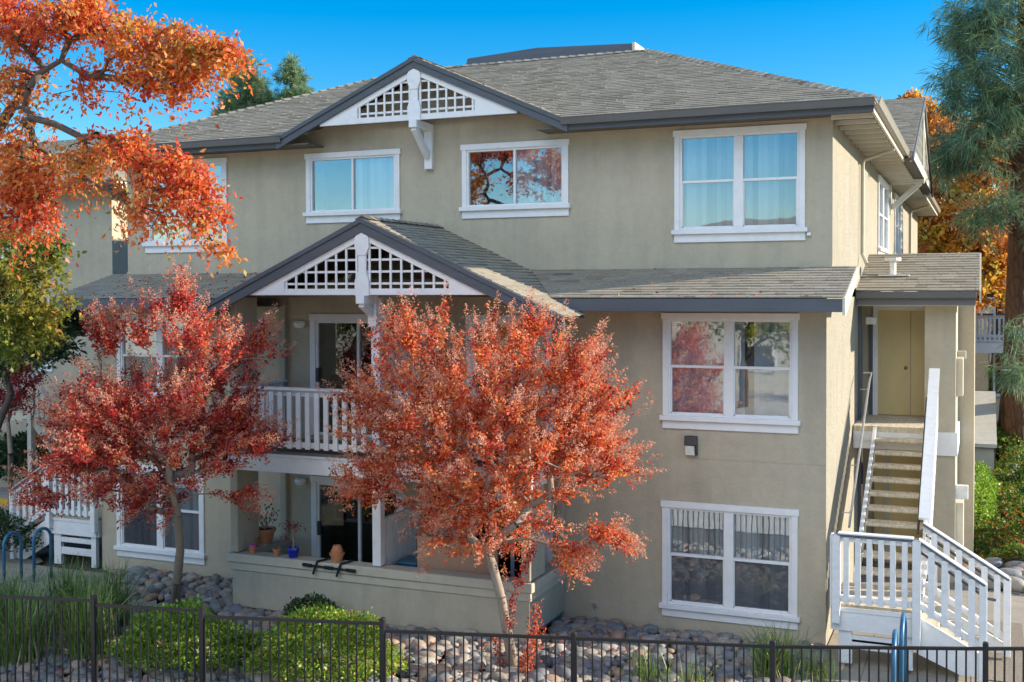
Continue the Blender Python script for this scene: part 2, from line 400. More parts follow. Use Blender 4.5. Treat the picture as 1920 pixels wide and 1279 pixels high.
def window(parent, ax, pos, a0, a1, z0, z1, style='double', blinds=(1, 1), hdr=True, frame='white', label=None, curtain=None):
    """outer trim box a0..a1, z0..z1. Returns the hole (glass area)."""
    sg = -1 if ax == 'y' else 1
    def bx(mb, u0, u1, w0, w1, d0, d1):      # d = metres proud of the wall (negative = behind)
        if ax == 'y': mb.box((u0, pos - d0, w0), (u1, pos - d1, w1))
        else: mb.box((pos + d0, u0, w0), (pos + d1, u1, w1))
    T = .10
    ht = .10; ap = .20
    gx0, gx1, gz0, gz1 = a0 + T, a1 - T, z0 + ap, z1 - ht
    tr = MB()
    bx(tr, a0 - .012, a1 + .012, z1 - ht, z1, 0, .045)                 # head board
    bx(tr, a0 + .01, gx0, gz0, gz1 - .001, 0, .035); bx(tr, gx1, a1 - .01, gz0, gz1 - .001, 0, .035)   # sides
    bx(tr, a0 + .005, a1 - .005, z0, z0 + .13, 0, .03)                 # apron
    w = tr.build('window', M[frame], parent, bevel=.004)
    if label: w['label'] = label
    sl = MB(); bx(sl, a0 - .03, a1 + .03, z0 + .13, gz0 + .002, -.03, .085); sl.build('sill', M[frame], w, bevel=.005)
    fr = MB(); f = .035
    bx(fr, gx0, gx1, gz1 - f, gz1, -.07, .015); bx(fr, gx0, gx1, gz0, gz0 + f, -.07, .02)
    bx(fr, gx0, gx0 + f, gz0 + f, gz1 - f, -.07, .018); bx(fr, gx1 - f, gx1, gz0 + f, gz1 - f, -.07, .018)
    halves = []
    if style == 'double':
        mc = (gx0 + gx1) / 2; m2 = .075
        bx(fr, mc - m2, mc + m2, gz0 + f, gz1 - f, -.068, .022)
        halves = [(gx0 + f, mc - m2), (mc + m2, gx1 - f)]
    else:
        mc = (gx0 + gx1) / 2; bx(fr, mc - .02, mc + .02, gz0 + f, gz1 - f, -.05, .012)
        halves = [(gx0 + f, mc - .02), (mc + .02, gx1 - f)]
    fr.build('frame', M[frame], w, bevel=.003)
    zm = (gz0 + gz1) / 2 + .02
    for k, (h0, h1) in enumerate(halves):
        if style == 'double':
            sh = MB(); bx(sh, h0, h1, zm - .02, zm + .02, -.05, .008)
            bx(sh, h0, h0 + .016, gz0 + f, zm - .02, -.045, -.005); bx(sh, h1 - .016, h1, gz0 + f, zm - .02, -.045, -.005)
            bx(sh, h0, h1, gz0 + f, gz0 + f + .02, -.045, -.005)
            sh.build('sash', M[frame], w)
        g = MB(); bx(g, h0, h1, gz0 + f, gz1 - f, -.034, -.030)
        g.build('pane', M['glass'], w)
        if style == 'double' and curtain != 'open' and z1 < 6:                     # insect screen over the lower light
            s = MB(); bx(s, h0, h1, gz0 + f, zm - .02, -.016, -.014); s.build('insect_screen', M['meshscreen'], w)
        if blinds[k]:
            s = MB(); W_ = .089; u = h0 - .03; i = 0
            tilt = rad(20) if blinds[k] == 1 else rad(55)
            while u < h1 + .02:
                c = u + W_ / 2; dx = math.cos(tilt) * W_ / 2; dy = math.sin(tilt) * W_ / 2; jj = random.uniform(-.004, .004)
                if ax == 'y': s.add([(c - dx, pos + .10 - dy + jj, gz0), (c + dx, pos + .10 + dy, gz0), (c + dx, pos + .10 + dy, gz1), (c - dx, pos + .10 - dy + jj, gz1)], [(0, 1, 2, 3)], random.random())
                else: s.add([(pos - .10 + dy, c - dx, gz0), (pos - .10 - dy, c + dx, gz0), (pos - .10 - dy, c + dx, gz1), (pos - .10 + dy, c - dx, gz1)], [(0, 1, 2, 3)], random.random())
                u += .0815; i += 1
            s.build('vertical_blinds', M['slat'], w)
    if curtain == 'open':
        s = MB(); n = 26
        pts = []
        for i in range(n + 1):
            f_ = i / n; u = gx0 + f_ * (gx1 - gx0); pts.append((u, .12 + .025 * math.sin(f_ * 60) + .01 * math.sin(f_ * 23)))
        for i in range(n):
            a, b = pts[i], pts[i + 1]; f_ = i / n
            if .60 < f_ < .66: continue
            s.add([(a[0], pos + a[1], gz0), (b[0], pos + b[1], gz0), (b[0], pos + b[1], gz1), (a[0], pos + a[1], gz1)], [(0, 1, 2, 3)])
        s.build('curtain', M['sheer'], w)
    rm = MB(); bx(rm, gx0 - .05, gx1 + .05, gz0 - .05, gz1 + .05, -.62, -.60); rm.build('dark_room', M['room'], w)
    return (gx0, gx1, gz0, gz1)
M['slat'] = mat_tint('blind_slat', [(0, (.27, .30, .33)), (.5, (.60, .62, .63)), (1, (.76, .77, .76))], .6)
M['sheer'] = mat_painted('sheer_curtain', (.50, .52, .55), .8, .12, 2, .1)
m, nt, b = new_mat('window_screen_mesh'); M['meshscreen'] = m
nt.nodes.remove(b); _t = nd(nt, 'ShaderNodeBsdfTransparent'); _d = nd(nt, 'ShaderNodeBsdfDiffuse'); _d.inputs[0].default_value = (.12, .12, .13, 1)
_m = nd(nt, 'ShaderNodeMixShader'); _m.inputs[0].default_value = .28
nt.links.new(_t.outputs[0], _m.inputs[1]); nt.links.new(_d.outputs[0], _m.inputs[2]); nt.links.new(_m.outputs[0], nt.nodes['Material Output'].inputs[0])

# ================================================================== SETTING
def sheet(name, pts, m, z, kind='structure'):
    mb = MB(); mb.add([(x, y, z) for x, y in pts], [tuple(range(len(pts)))]); o = mb.build(name, m); o['kind'] = kind; return o
m, nt, b = new_mat('ground_mulch'); w_ = wcoord(nt); n1 = noise(nt, 1.2, 6, .7, w_); n2 = noise(nt, 35, 6, .8, w_)
r1 = ramp(nt, [(.35, (.055, .042, .03)), (.5, (.10, .078, .055)), (.65, (.07, .085, .035))], n1.outputs[0])
o_ = mixc(nt, .6, r1.outputs[0], ramp(nt, [(.35, (.03, .022, .015)), (.65, (.17, .13, .09))], n2.outputs[0]).outputs[0])
nt.links.new(o_, b.inputs['Base Color']); b.inputs['Roughness'].default_value = 1; bump(nt, b, n2.outputs[0], 1, .03)
M['ground'] = m
sheet('ground', [(-600, -600), (600, -600), (600, 900), (-600, 900)], M['ground'], -.16)
def mat_walk():
    m, nt, b = new_mat('broomed_concrete'); w = wcoord(nt)
    n = noise(nt, 1.5, 6, .7, w); n2 = noise(nt, 60, 4, .8, w)
    wv = nd(nt, 'ShaderNodeTexBrick'); wv.offset = 0; wv.inputs['Scale'].default_value = 1
    wv.inputs['Brick Width'].default_value = 1.5; wv.inputs['Row Height'].default_value = 1.5; wv.inputs['Mortar Size'].default_value = .012
    wv.inputs['Color1'].default_value = (.33, .29, .235, 1); wv.inputs['Color2'].default_value = (.30, .265, .215, 1); wv.inputs['Mortar'].default_value = (.08, .07, .06, 1)
    nt.links.new(w, wv.inputs['Vector'])
    o = mixc(nt, .5, wv.outputs[0], ramp(nt, [(.3, (.20, .18, .145)), (.7, (.40, .36, .29))], n.outputs[0]).outputs[0])
    nt.links.new(o, b.inputs['Base Color']); b.inputs['Roughness'].default_value = .95
    bump(nt, b, n2.outputs[0], .4, .01); return m
M['walk'] = mat_walk()
sheet('walkway', [(-1.3, 12.5), (6, 12.5), (6, 21.6), (-.1, 21.6), (-.1, 15.6), (-1.3, 15.6)], M['walk'], -.045)
sheet('gravel_patch', [(.05, 16.6), (.62, 16.6), (.62, 19.6), (.05, 19.6)], M['gravel'], -.030)
sheet('landing_pad', [(-2.1, 14.9), (-1.3, 14.9), (-1.3, 15.6), (-.1, 15.6), (-.1, 22.8), (-2.1, 22.8)], M['walk'], -.05)
sheet('left_walkway', [(-40, 17.6), (-17.3, 14.5), (-17.3, 17.2), (-20.0, 19.2), (-21, 22), (-40, 22)], M['walk'], -.10)
sheet('bike_pad', [(-16.8, 12.4), (-12.6, 12.4), (-12.6, 15.0), (-14.2, 16.8), (-18, 16.8), (-18, 13)], M['walk'], -.06)
kb = MB(); kb.box((-24.5, 21.4, -.16), (-21.2, 23.0, .06)); ko = kb.build('kerb_island', M['concrete']); ko['kind'] = 'structure'
kb = MB(); kb.box((-24.55, 21.33, -.12), (-21.15, 21.395, .075)); ko = kb.build('painted_kerb', M['yellow']); ko['kind'] = 'structure'
sheet('bounce_plaza', [(-70, -60), (60, -60), (60, 9.5), (-70, 9.5)], mat_painted('pale_bounce_paving', (.60, .54, .44), .9, .2, 1.5, .5), -.12)  # unseen paving, added pale to bounce warm light onto the front wall

# ================================================================== APARTMENT BUILDING
YU, YL, PY = 18.0, 17.3, 15.73
BL, BR = -15.78, -2.12
B = thing('apartment_building', 'three storey beige stucco apartment building with white trimmed windows behind the two red trees', 'building', (-9, 18, 0))
# --- walls
wins_u = [(-15.33, -13.35, 6.05, 7.85, 'double', (2, 2)), (-11.59, -9.61, 6.54, 7.83, 'slider', (0, 1)), (-8.40, -6.41, 6.54, 7.83, 'slider', (0, 1)), (-4.61, -2.52, 6.05, 7.86, 'double', (1, 1))]
wins_l = [(-15.50, -13.41, .16, 1.97, 'double', (1, 1)), (-15.45, -13.39, 3.12, 4.87, 'double', (1, 1)), (-4.63, -2.52, .16, 1.98, 'double', (1, 1)), (-4.62, -2.52, 3.12, 4.93, 'double', (0, 0))]
hu = [window(B, 'y', YU, a, b_, c, d, st, bl) for a, b_, c, d, st, bl in wins_u]
hl = [window(B, 'y', YL, a, b_, c, d, st, bl, curtain=('open' if bl == (0, 0) else None)) for a, b_, c, d, st, bl in wins_l]
uw = MB(); wall_sheet(uw, 'y', YU, BL, BR, 5.5, 8.34, hu)
uw.add([(-11.0, YU, 8.34), (-7.1, YU, 8.34), (-9.02, YU, 9.15)], [(0, 1, 2)])
uw.build('upper_wall', M['stucco'], B)
# sliding doors in the lower wall (behind the porch)
doors = [(-11.07, -9.20, 2.72, 4.88), (-8.0, -6.45, 2.72, 4.88), (-11.07, -9.20, -.02, 1.99), (-8.0, -6.45, -.02, 1.99)]
hd = []
for (a0, a1, z0, z1) in doors:
    d = MB(); T = .11
    d.box((a0, YL - .035, z0), (a0 + T, YL, z1 - T)); d.box((a1 - T, YL - .035, z0), (a1, YL, z1 - T)); d.box((a0 - .01, YL - .045, z1 - T), (a1 + .01, YL, z1))
    dr = d.build('sliding_door', M['white'], B, bevel=.004)
    x0, x1, zt = a0 + T, a1 - T, z1 - T; mc = (x0 + x1) / 2 + .04
    f = MB(); w = .05
    f.box((x0, YL - .012, zt - w), (x1, YL + .06, zt)); f.box((x0, YL - .012, z0), (x1, YL + .06, z0 + .05))
    f.box((x0, YL - .015, z0 + .05), (x0 + w, YL + .06, zt - w)); f.box((x1 - w, YL - .015, z0 + .05), (x1, YL + .06, zt - w)); f.box((mc - .025, YL - .01, z0 + .05), (mc + .025, YL + .05, zt - w))
    f.build('frame', M['white'], dr)
    g = MB(); g.box((x0 + w, YL + .020, z0 + .05), (mc - .025, YL + .024, zt - w)); g.box((mc + .025, YL + .030, z0 + .05), (x1 - w, YL + .034, zt - w)); g.build('pane', M['glass_door'], dr)
    h = MB(); h.box((x0 + w - .03, YL - .05, z0 + .95), (x0 + w + .03, YL - .015, z0 + 1.2)); h.build('handle', M['handrail'], dr, bevel=.008)
    r = MB(); r.box((x0, YL + .9, z0), (x1, YL + .92, zt)); r.build('dark_room', M['room'], dr)
    c = MB(); n = 10; cx0, cx1 = mc + .25, x1 - w
    for i in range(n):
        u0 = cx0 + (cx1 - cx0) * i / n; u1 = cx0 + (cx1 - cx0) * (i + 1) / n; o0 = .14 + .03 * (i % 2); o1 = .14 + .03 * ((i + 1) % 2)
        c.add([(u0, YL + o0, z0 + .03), (u1, YL + o1, z0 + .03), (u1, YL + o1, zt), (u0, YL + o0, zt)], [(0, 1, 2, 3)])
    c.build('curtain', M['teal'], dr)
    hd.append((x0, x1, z0, zt))
lw = MB(); wall_sheet(lw, 'y', YL, -15.88, BR, -.4, 2.655, [h for h in hl + hd if h[3] < 2.6])
wall_sheet(lw, 'y', YL + .004, -15.88, BR, 2.655, 2.668, [])
wall_sheet(lw, 'y', YL, -15.88, BR, 2.668, 5.2, [h for h in hl + hd if h[3] > 2.7])
lw.build('lower_wall', M['stucco'], B)
# side wall facing the stairs: lower part, upper part
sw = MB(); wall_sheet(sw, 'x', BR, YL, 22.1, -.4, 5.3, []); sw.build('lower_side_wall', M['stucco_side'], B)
hs = [window(B, 'x', BR, 26.1, 29.1, 6.0, 7.8, 'double', (1, 1)), window(B, 'x', BR, 31.3, 34.0, 6.0, 7.8, 'double', (1, 1))]
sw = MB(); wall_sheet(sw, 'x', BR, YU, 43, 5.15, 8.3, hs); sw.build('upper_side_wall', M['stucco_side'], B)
ow = MB()
ow.add([(BL, YU, 5), (BL, 43, 5), (BL, 43, 8.3), (BL, YU, 8.3)], [(3, 2, 1, 0)]); ow.add([(-15.88, YL, -.4), (-15.88, 43, -.4), (-15.88, 43, 5.2), (-15.88, YL, 5.2)], [(3, 2, 1, 0)])
ow.add([(BL, 43, -.4), (BR, 43, -.4), (BR, 43, 8.3), (BL, 43, 8.3)], [(0, 1, 2, 3)]); ow.build('far_walls', M['stucco'], B)
# --- main roof
S = .42; EYF = 17.42; EXR = -1.47; EXL = -16.43; EZR = 8.10; T_ = 4.75
def zr(y): return EZR + S * (y - EYF)
rt = EYF + T_
rf = MB(); upf = (0, 1, S)
zt_ = zr(rt)
shingles(rf, [(EXL, EYF, EZR), (-11.75, EYF, EZR), (-11.75, EYF + 4.68, zr(EYF + 4.68))], upf)
shingles(rf, [(-11.75, EYF, EZR), (-11.2, EYF, EZR), (-11.2, rt, zt_), (-11.68, rt, zt_), (-11.75, EYF + 4.68, zr(EYF + 4.68))], upf)
shingles(rf, [(-11.25, 17.86, zr(17.86)), (-6.79, 17.86, zr(17.86)), (-6.8, rt, zt_), (-11.2, rt, zt_)], upf)
shingles(rf, [(-6.8, EYF, EZR), (EXR, EYF, EZR), (EXR - T_, rt, zt_), (-6.8, rt, zt_)], upf)
# right hip slope and left hip slope
shingles(rf, [(EXR, EYF, EZR), (EXR, 43.5, EZR), (EXR - T_, 38.7, zt_), (EXR - T_, rt, zt_)], (-1, 0, S))
rf.add([(EXL, EYF, EZR), (EXL + T_, rt, zt_), (EXL + T_, 38.7, zt_), (EXL, 43.5, EZR)], [(0, 1, 2, 3)], .4)
rf.add([(EXL, 43.5, EZR), (EXL + T_, 38.7, zt_), (EXR - T_, 38.7, zt_), (EXR, 43.5, EZR)], [(0, 1, 2, 3)], .4)
rf.add([(EXL + T_, rt, zt_ - .05), (EXR - T_, rt, zt_ - .05), (EXR - T_, 38.7, zt_ - .05), (EXL + T_, 38.7, zt_ - .05)], [(0, 1, 2, 3)], .1)
# hip caps
def caps(mb, p, q, step=.2, w=.13):
    p = Vector(p); q = Vector(q); L = (q - p).length; d = (q - p).normalized(); sd = d.cross(Vector((0, 0, 1))).normalized(); up = sd.cross(d)
    k = 0.0
    while k < L:
        a = p + d * k; b_ = p + d * min(L, k + step + .03); t = random.gauss(.45, .2)
        h0, h1 = .045, .022
        mb.add([a + up * h0, a + sd * w + up * (h0 - .06), a - sd * w + up * (h0 - .06), b_ + up * h1, b_ + sd * w + up * (h1 - .06), b_ - sd * w + up * (h1 - .06)],
               [(0, 1, 4, 3), (0, 3, 5, 2), (0, 2, 1)], min(1, max(0, t))); k += step
caps(rf, (EXR, EYF, EZR), (EXR - T_, rt, zt_)); caps(rf, (EXL, EYF, EZR), (EXL + T_, rt, zt_)); caps(rf, (EXL + T_, rt, zt_), (EXR - T_, rt, zt_))
roof = rf.build('roof', M['shingle'], B)
# roof well parapet behind the ridge
pw = MB(); zz = zt_
pw.add([(-10.55, rt + .55, zz - .1), (-6.75, rt + .55, zz - .1), (-6.75, rt + .75, zz + .34), (-8.9, rt + .75, zz + .43), (-10.55, rt + .75, zz + .33)], [(0, 1, 2, 3, 4)])
pw.add([(-6.75, rt + .55, zz - .1), (-6.3, rt + 2.4, zz - .1), (-6.5, rt + 2.4, zz + .3), (-6.75, rt + .75, zz + .34)], [(0, 1, 2, 3)])
pw.add([(-10.55, rt + .75, zz + .33), (-8.9, rt + .75, zz + .43), (-6.75, rt + .75, zz + .34), (-6.5, rt + 2.4, zz + .3), (-10.55, rt + 2.4, zz + .2)], [(0, 1, 2, 3, 4)])
pw.build('roof_well_screen', M['fascia'], roof)
pv = MB(); pv.box((-6.72, rt + .60, zz - .05), (-6.66, rt + 2.0, zz + .33)); pv.build('roof_well_trim', M['cream'], roof)
# fascia + gutter along the eaves
def fascia_y(parent, x0, x1, y, zt, h=.2, gutter=True, m1='fascia', m2='gutter'):
    f = MB(); f.box((x0, y, zt - h), (x1, y + .04, zt - .02)); f.build('fascia', M[m1], parent, bevel=.004)
    if gutter:
        g = MB(); g.prism([(y - .002, zt - .115), (y - .085, zt - .115), (y - .105, zt - .02), (y - .115, zt), (y - .095, zt), (y - .08, zt - .1), (y - .002, zt - .1)], 'x', x0 - .02, x1 + .02)
        g.build('gutter', M[m2], parent)
fascia_y(B, EXL, -11.72, EYF - .01, 8.09); fascia_y(B, -6.3, EXR, EYF - .01, 8.09)
for y0, y1 in ((EYF, 24.6), (33.9, 43.5)): MB().box((EXR - .04, y0, 7.89), (EXR, y1, 8.07)).build('side_fascia', M['cream'], B, bevel=.004)
for y0, y1 in ((EYF - .10, 24.4), (34, 43.5)):
    g = MB()
    g.prism([(EXR + .002, 7.975), (EXR + .085, 7.975), (EXR + .105, 8.06), (EXR + .115, 8.09), (EXR + .095, 8.09), (EXR + .08, 7.99), (EXR + .002, 7.99)], 'y', y0, y1)
    g.build('side_gutter', M['side_gutter'], B)
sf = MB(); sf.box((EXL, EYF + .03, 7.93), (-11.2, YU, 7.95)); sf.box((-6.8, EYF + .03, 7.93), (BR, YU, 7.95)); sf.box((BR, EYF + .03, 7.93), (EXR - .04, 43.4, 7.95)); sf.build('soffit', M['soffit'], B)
rt_ = MB(); y = EYF + .35
while y < 43: MB().box((BR, y, 7.86), (EXR - .05, y + .045, 7.929)).build('rafter_tail', M['cream'], B); y += .61
# downspouts
ds = MB(); ds.tube([(EXR - .02, 22.1, 7.93), (EXR - .05, 22.1, 7.86), (BR + .09, 22.1, 7.70), (BR + .06, 22.1, 7.6), (BR + .06, 22.1, 5.95), (BR + .16, 21.9, 5.75)], .035, 8); ds.build('downspout', M['beige_trim'], B)
ds = MB(); ds.tube([(EXR - .02, 37.5, 7.93), (EXR - .05, 37.5, 7.86), (BR + .09, 37.5, 7.70), (BR + .06, 37.5, 7.6), (BR + .06, 37.5, 5.95)], .045, 8); ds.build('downspout', M['beige_trim'], B)
# --- gables with lattice
def gable(cx, y, zp, half, slope, chord_z, tx0, tx1, lat, back, name, king_w=.125, fh=.17, chord_h=.1, lat_x=None, valley=0):
    """front gable: peak at (cx, y, zp), half span, white lattice panel"""
    gz = lambda x: zp - slope * abs(x - cx)
    r = MB(); z0 = gz(cx - half)
    def side(sg, dz=0):
        k = [(cx + sg * half, y, z0), (cx + sg * half, back(cx + sg * half), z0)]
        if valley: k.append((cx + sg * valley, back(cx), gz(cx + valley)))
        return [(a, b__, c__ + dz) for a, b__, c__ in k + [(cx, back(cx), zp), (cx, y, zp)]]
    shingles(r, side(-1), (1, 0, slope)); shingles(r, side(1), (-1, 0, slope))
    caps(r, (cx, y, zp), (cx, back(cx), zp))
    root = r.build('gable_roof', M['shingle'], B)
    # rake boards: two stepped boards each side
    for sgn in (-1, 1):
        f = MB()
        for (t0, t1, d0, d1) in ((.0, -.075, -.055, .0), (-.075, -fh - .03, -.03, .0)):
            e = cx + sgn * half
            f.prism([(cx, zp + t0), (e, z0 + t0), (e, z0 + t1), (cx, zp + t1)], 'y', y + d0, y + d1 + .03)
        f.build('rake_board', M['fascia'], root, bevel=.003)
    # underside
    u = MB()
    for sgn in (-1, 1):
        k = side(sgn, -.03); u.add(k, [tuple(range(len(k)))])
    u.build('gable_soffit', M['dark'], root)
    # white lattice panel
    p = MB(); yy = y + .012; th = .05
    apex = gz(cx) - fh - .02
    def ztop(x): return apex - slope * abs(x - cx)
    # solid border boards of the triangle
    ib = .11
    for sgn in (-1, 1):
        xe = tx0 if sgn < 0 else tx1; xl = lat_x[0] if sgn < 0 else lat_x[1]
        p.prism([(cx, ztop(cx)), (xl, ztop(xl)), (xl, ztop(xl) - ib), (cx, ztop(cx) - ib)], 'y', yy, yy + th)
        p.prism([(xl, ztop(xl)), (xe, max(chord_z, ztop(xe))), (xe, chord_z), (xl, chord_z)], 'y', yy, yy + th)
    p.prism([(lat_x[0], chord_z), (lat_x[1], chord_z), (lat_x[1], chord_z + chord_h), (lat_x[0], chord_z + chord_h)], 'y', yy + .002, yy + th)
    q = p.build('gable_panel', M['white'], root, bevel=.003)
    l = MB(); sp = lat; x = cx + sp * .62
    bw = .034
    def vb(x):
        zt0 = ztop(x) - ib + .01
        if zt0 > chord_z + chord_h + .02: l.box((x - bw / 2, yy + .012, chord_z + chord_h - .01), (x + bw / 2, yy + .034, zt0))
    while x < lat_x[1]: vb(x); vb(2 * cx - x); x += sp
    z = chord_z + chord_h + sp * .42
    while True:
        hw = (apex - ib - z) / slope
        if hw < .12: break
        hw = min(hw, lat_x[1] - cx)
        l.box((cx - hw, yy + .034, z - bw / 2), (cx + hw, yy + .050, z + bw / 2)); z += sp
    l.build('lattice', M['white'], root)
    k = MB(); w = king_w; zc = chord_z
    k.box((cx - w * .55, yy - .02, zc + .34), (cx + w * .55, yy + .03, apex - .34))
    k.prism([(cx - w * .55, apex - .36), (cx - w, apex - .24), (cx - w, apex - .09), (cx - w * .5, apex - .01), (cx + w * .5, apex - .01), (cx + w, apex - .09), (cx + w, apex - .24), (cx + w * .55, apex - .36)], 'y', yy - .035, yy + .03)
    k.prism([(cx - w * .55, zc + .36), (cx - w, zc + .22), (cx - w, zc - .01), (cx + w, zc - .01), (cx + w, zc + .22), (cx + w * .55, zc + .36)], 'y', yy - .035, yy + .03)
    k.build('king_post', M['white'], root, bevel=.004)
    return root
g1 = gable(-9.02, 17.40, 9.30, 2.80, .445, 8.225, -10.92, -7.12, .165, lambda x: min(EYF + (9.30 - .445 * abs(x + 9.02) - EZR) / S + .1, 21), 'upper', lat_x=(-10.15, -7.89), fh=.17)
g2 = gable(-8.88, 15.35, 6.42, 3.33, .455, 5.225, -11.27, -6.49, .185, lambda x: 18.0 if abs(x + 8.88) < 2 else 16.30, 'lower', lat_x=(-10.32, -7.40), fh=.20, valley=1.72)
def bracket(cx, yw, yo, zt, zb, w=.075, parent=B):
    k = MB(); k.box((cx - w, yw - .09, zb), (cx + w, yw, zt)); k.box((cx - w, yo, zt - .13), (cx + w, yw - .09, zt)); k.bar((cx, yo + .06, zt - .13), (cx, yw - .1, zb + .22), w * 1.5, .10, (1, 0, 0)); return k.build('bracket', M['white'], parent, bevel=.006)
bracket(-9.02, YU, 17.33, 8.22, 7.43); bracket(-8.88, PY, 15.27, 5.22, 4.72)
# --- skirt roof
SY, SZ = 16.32, 5.17; TZ = 5.63; sl_ = (TZ - SZ) / (YU - SY)
SXL, SXR = -16.15, -1.76
sk = MB(); shingles(sk, [(SXL, SY, SZ), (-11.6, SY, SZ), (-10.7, YU, TZ), (SXL, YU, TZ)], (0, 1, sl_), .15); skl = sk.build('skirt_roof', M['shingle'], B)
MB().box((SXL, SY - .04, SZ - .20), (-11.55, SY, SZ - .012)).build('fascia', M['fascia'], skl, bevel=.004)
sk = MB(); shingles(sk, [(-6.12, SY, SZ), (SXR, SY, SZ), (SXR, YU, TZ), (-7.1, YU, TZ)], (0, 1, sl_), .15)
skr = sk.build('skirt_roof', M['shingle'], B)
MB().box((-6.1, SY - .04, SZ - .20), (SXR, SY, SZ - .012)).build('fascia', M['fascia'], skr, bevel=.004)
MB().box((BL, YU - .03, TZ - .02), (-10.9, YU - .004, TZ + .055)).build('flashing', M['stucco'], skl)
fl = MB(); fl.box((-7.0, YU - .03, TZ - .02), (BR, YU - .004, TZ + .055)); fl.build('flashing', M['stucco'], skr)

for x, pr in ((SXL, skl), (SXR, skr)): MB().prism([(SY - .05, SZ - .005), (SY - .05, SZ - .24), (SY + .05, SZ - .24), (YU, TZ - .16), (YU, TZ + .004)], 'x', x - .02, x + .02).build('rake_board', M['cream'], pr, bevel=.003)
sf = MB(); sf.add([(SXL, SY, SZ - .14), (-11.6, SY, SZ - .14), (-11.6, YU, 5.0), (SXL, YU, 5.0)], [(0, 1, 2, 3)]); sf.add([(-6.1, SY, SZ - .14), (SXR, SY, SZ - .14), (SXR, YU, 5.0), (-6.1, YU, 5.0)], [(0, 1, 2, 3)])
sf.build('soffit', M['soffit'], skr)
# --- porch: pillars, parapet, slab, ceiling
px0, px1 = -11.68, -6.24
for z0, z1, nm in ((.9, 2.32, 'lower'), (2.62, 5.24, 'upper')):
    for x0, x1 in ((px0, px0 + .15), (px1 - .15, px1)):
        p = MB(); p.box((x0, PY, z0), (x1, PY + .62, z1)); p.build('pillar', M['stucco'], B, bevel=.012)
    for x0, x1 in ((px0, px0 + .13), (px1 - .13, px1)):
        p = MB(); p.box((x0, YL - .10, z0), (x1, YL, z1)); p.build('pilaster', M['stucco_porch'], B, bevel=.008)
    p = MB(); p.box((-8.96, PY + .02, z0), (-8.81, PY + .17, z1)); p.build('porch_post', M['white'], B, bevel=.008)
c = MB(); c.box((px0, PY + .02, 5.19), (px1, YL, 5.235)); c.build('porch_ceiling', M['soffit'], B)
c = MB(); c.box((-12.2, 15.42, 5.20), (-5.56, 15.44, 5.22)); 
pb = MB()
pb.box((px0 + .02, PY + .02, -.02), (px1 - .02, PY + .16, .60)); pb.box((px1 - .16, PY + .16, .06), (px1 - .02, YL, .60)); pb.box((px0 + .02, PY + .16, .0), (px0 + .16, YL, .60))
pp = pb.build('porch_parapet', M['stucco'], B, bevel=.01)
bd = MB()
bd.box((px0 - .01, PY - .01, .60), (px1 + .01, PY + .18, .735)); bd.box((px1 - .18, PY + .18, .60), (px1 + .01, YL, .735)); bd.box((px0 - .01, PY + .18, .60), (px0 + .18, YL, .735))
bd.build('trim_band', M['beige_trim'], pp, bevel=.01)
bd = MB()
bd.box((px0 - .05, PY - .05, .737), (px1 + .05, PY + .26, .885)); bd.box((px1 - .22, PY + .262, .737), (px1 + .05, YL, .885)); bd.box((px0 - .05, PY + .262, .737), (px0 + .22, YL, .885))
bd.build('cap', M['beige_trim'], pp, bevel=.015)
v = MB(); v.box((px0 + .10, PY + .015, -.12), (px0 + 1.3, PY + .10, -.02)); v.build('crawl_vent', M['dark'], pp)
ft = MB(); ft.box((px0 + .02, PY + .02, -.4), (px0 + .12, PY + .5, -.02)); ft.box((px0 + 1.3, PY + .02, -.4), (px1 - .02, PY + .5, -.02)); ft.build('footing', M['concrete'], pp)
fl = MB(); fl.box((px0 + .1, PY + .1, -.03), (px1 - .1, YL, .0)); fl.build('porch_floor', M['concrete'], B)
sb = MB(); sb.box((px0 + .01, PY + .01, 2.34), (px1 - .01, YL, 2.64)); sl2 = sb.build('balcony_slab', M['soffit'], B)
sb = MB(); sb.box((px0 - .04, PY - .035, 2.30), (px1 + .04, PY + .008, 2.56)); sb.box((px1 + .0, PY + .008, 2.30), (px1 + .04, YL, 2.56)); sb.box((px0 - .04, PY + .008, 2.30), (px0 + .0, YL, 2.56)); sb.build('slab_board', M['white'], sl2, bevel=.006)
sb = MB(); sb.box((px0 - .05, PY - .05, 2.562), (px1 + .05, PY + .01, 2.60)); sb.build('slab_cap', M['white_wood'], sl2, bevel=.004)
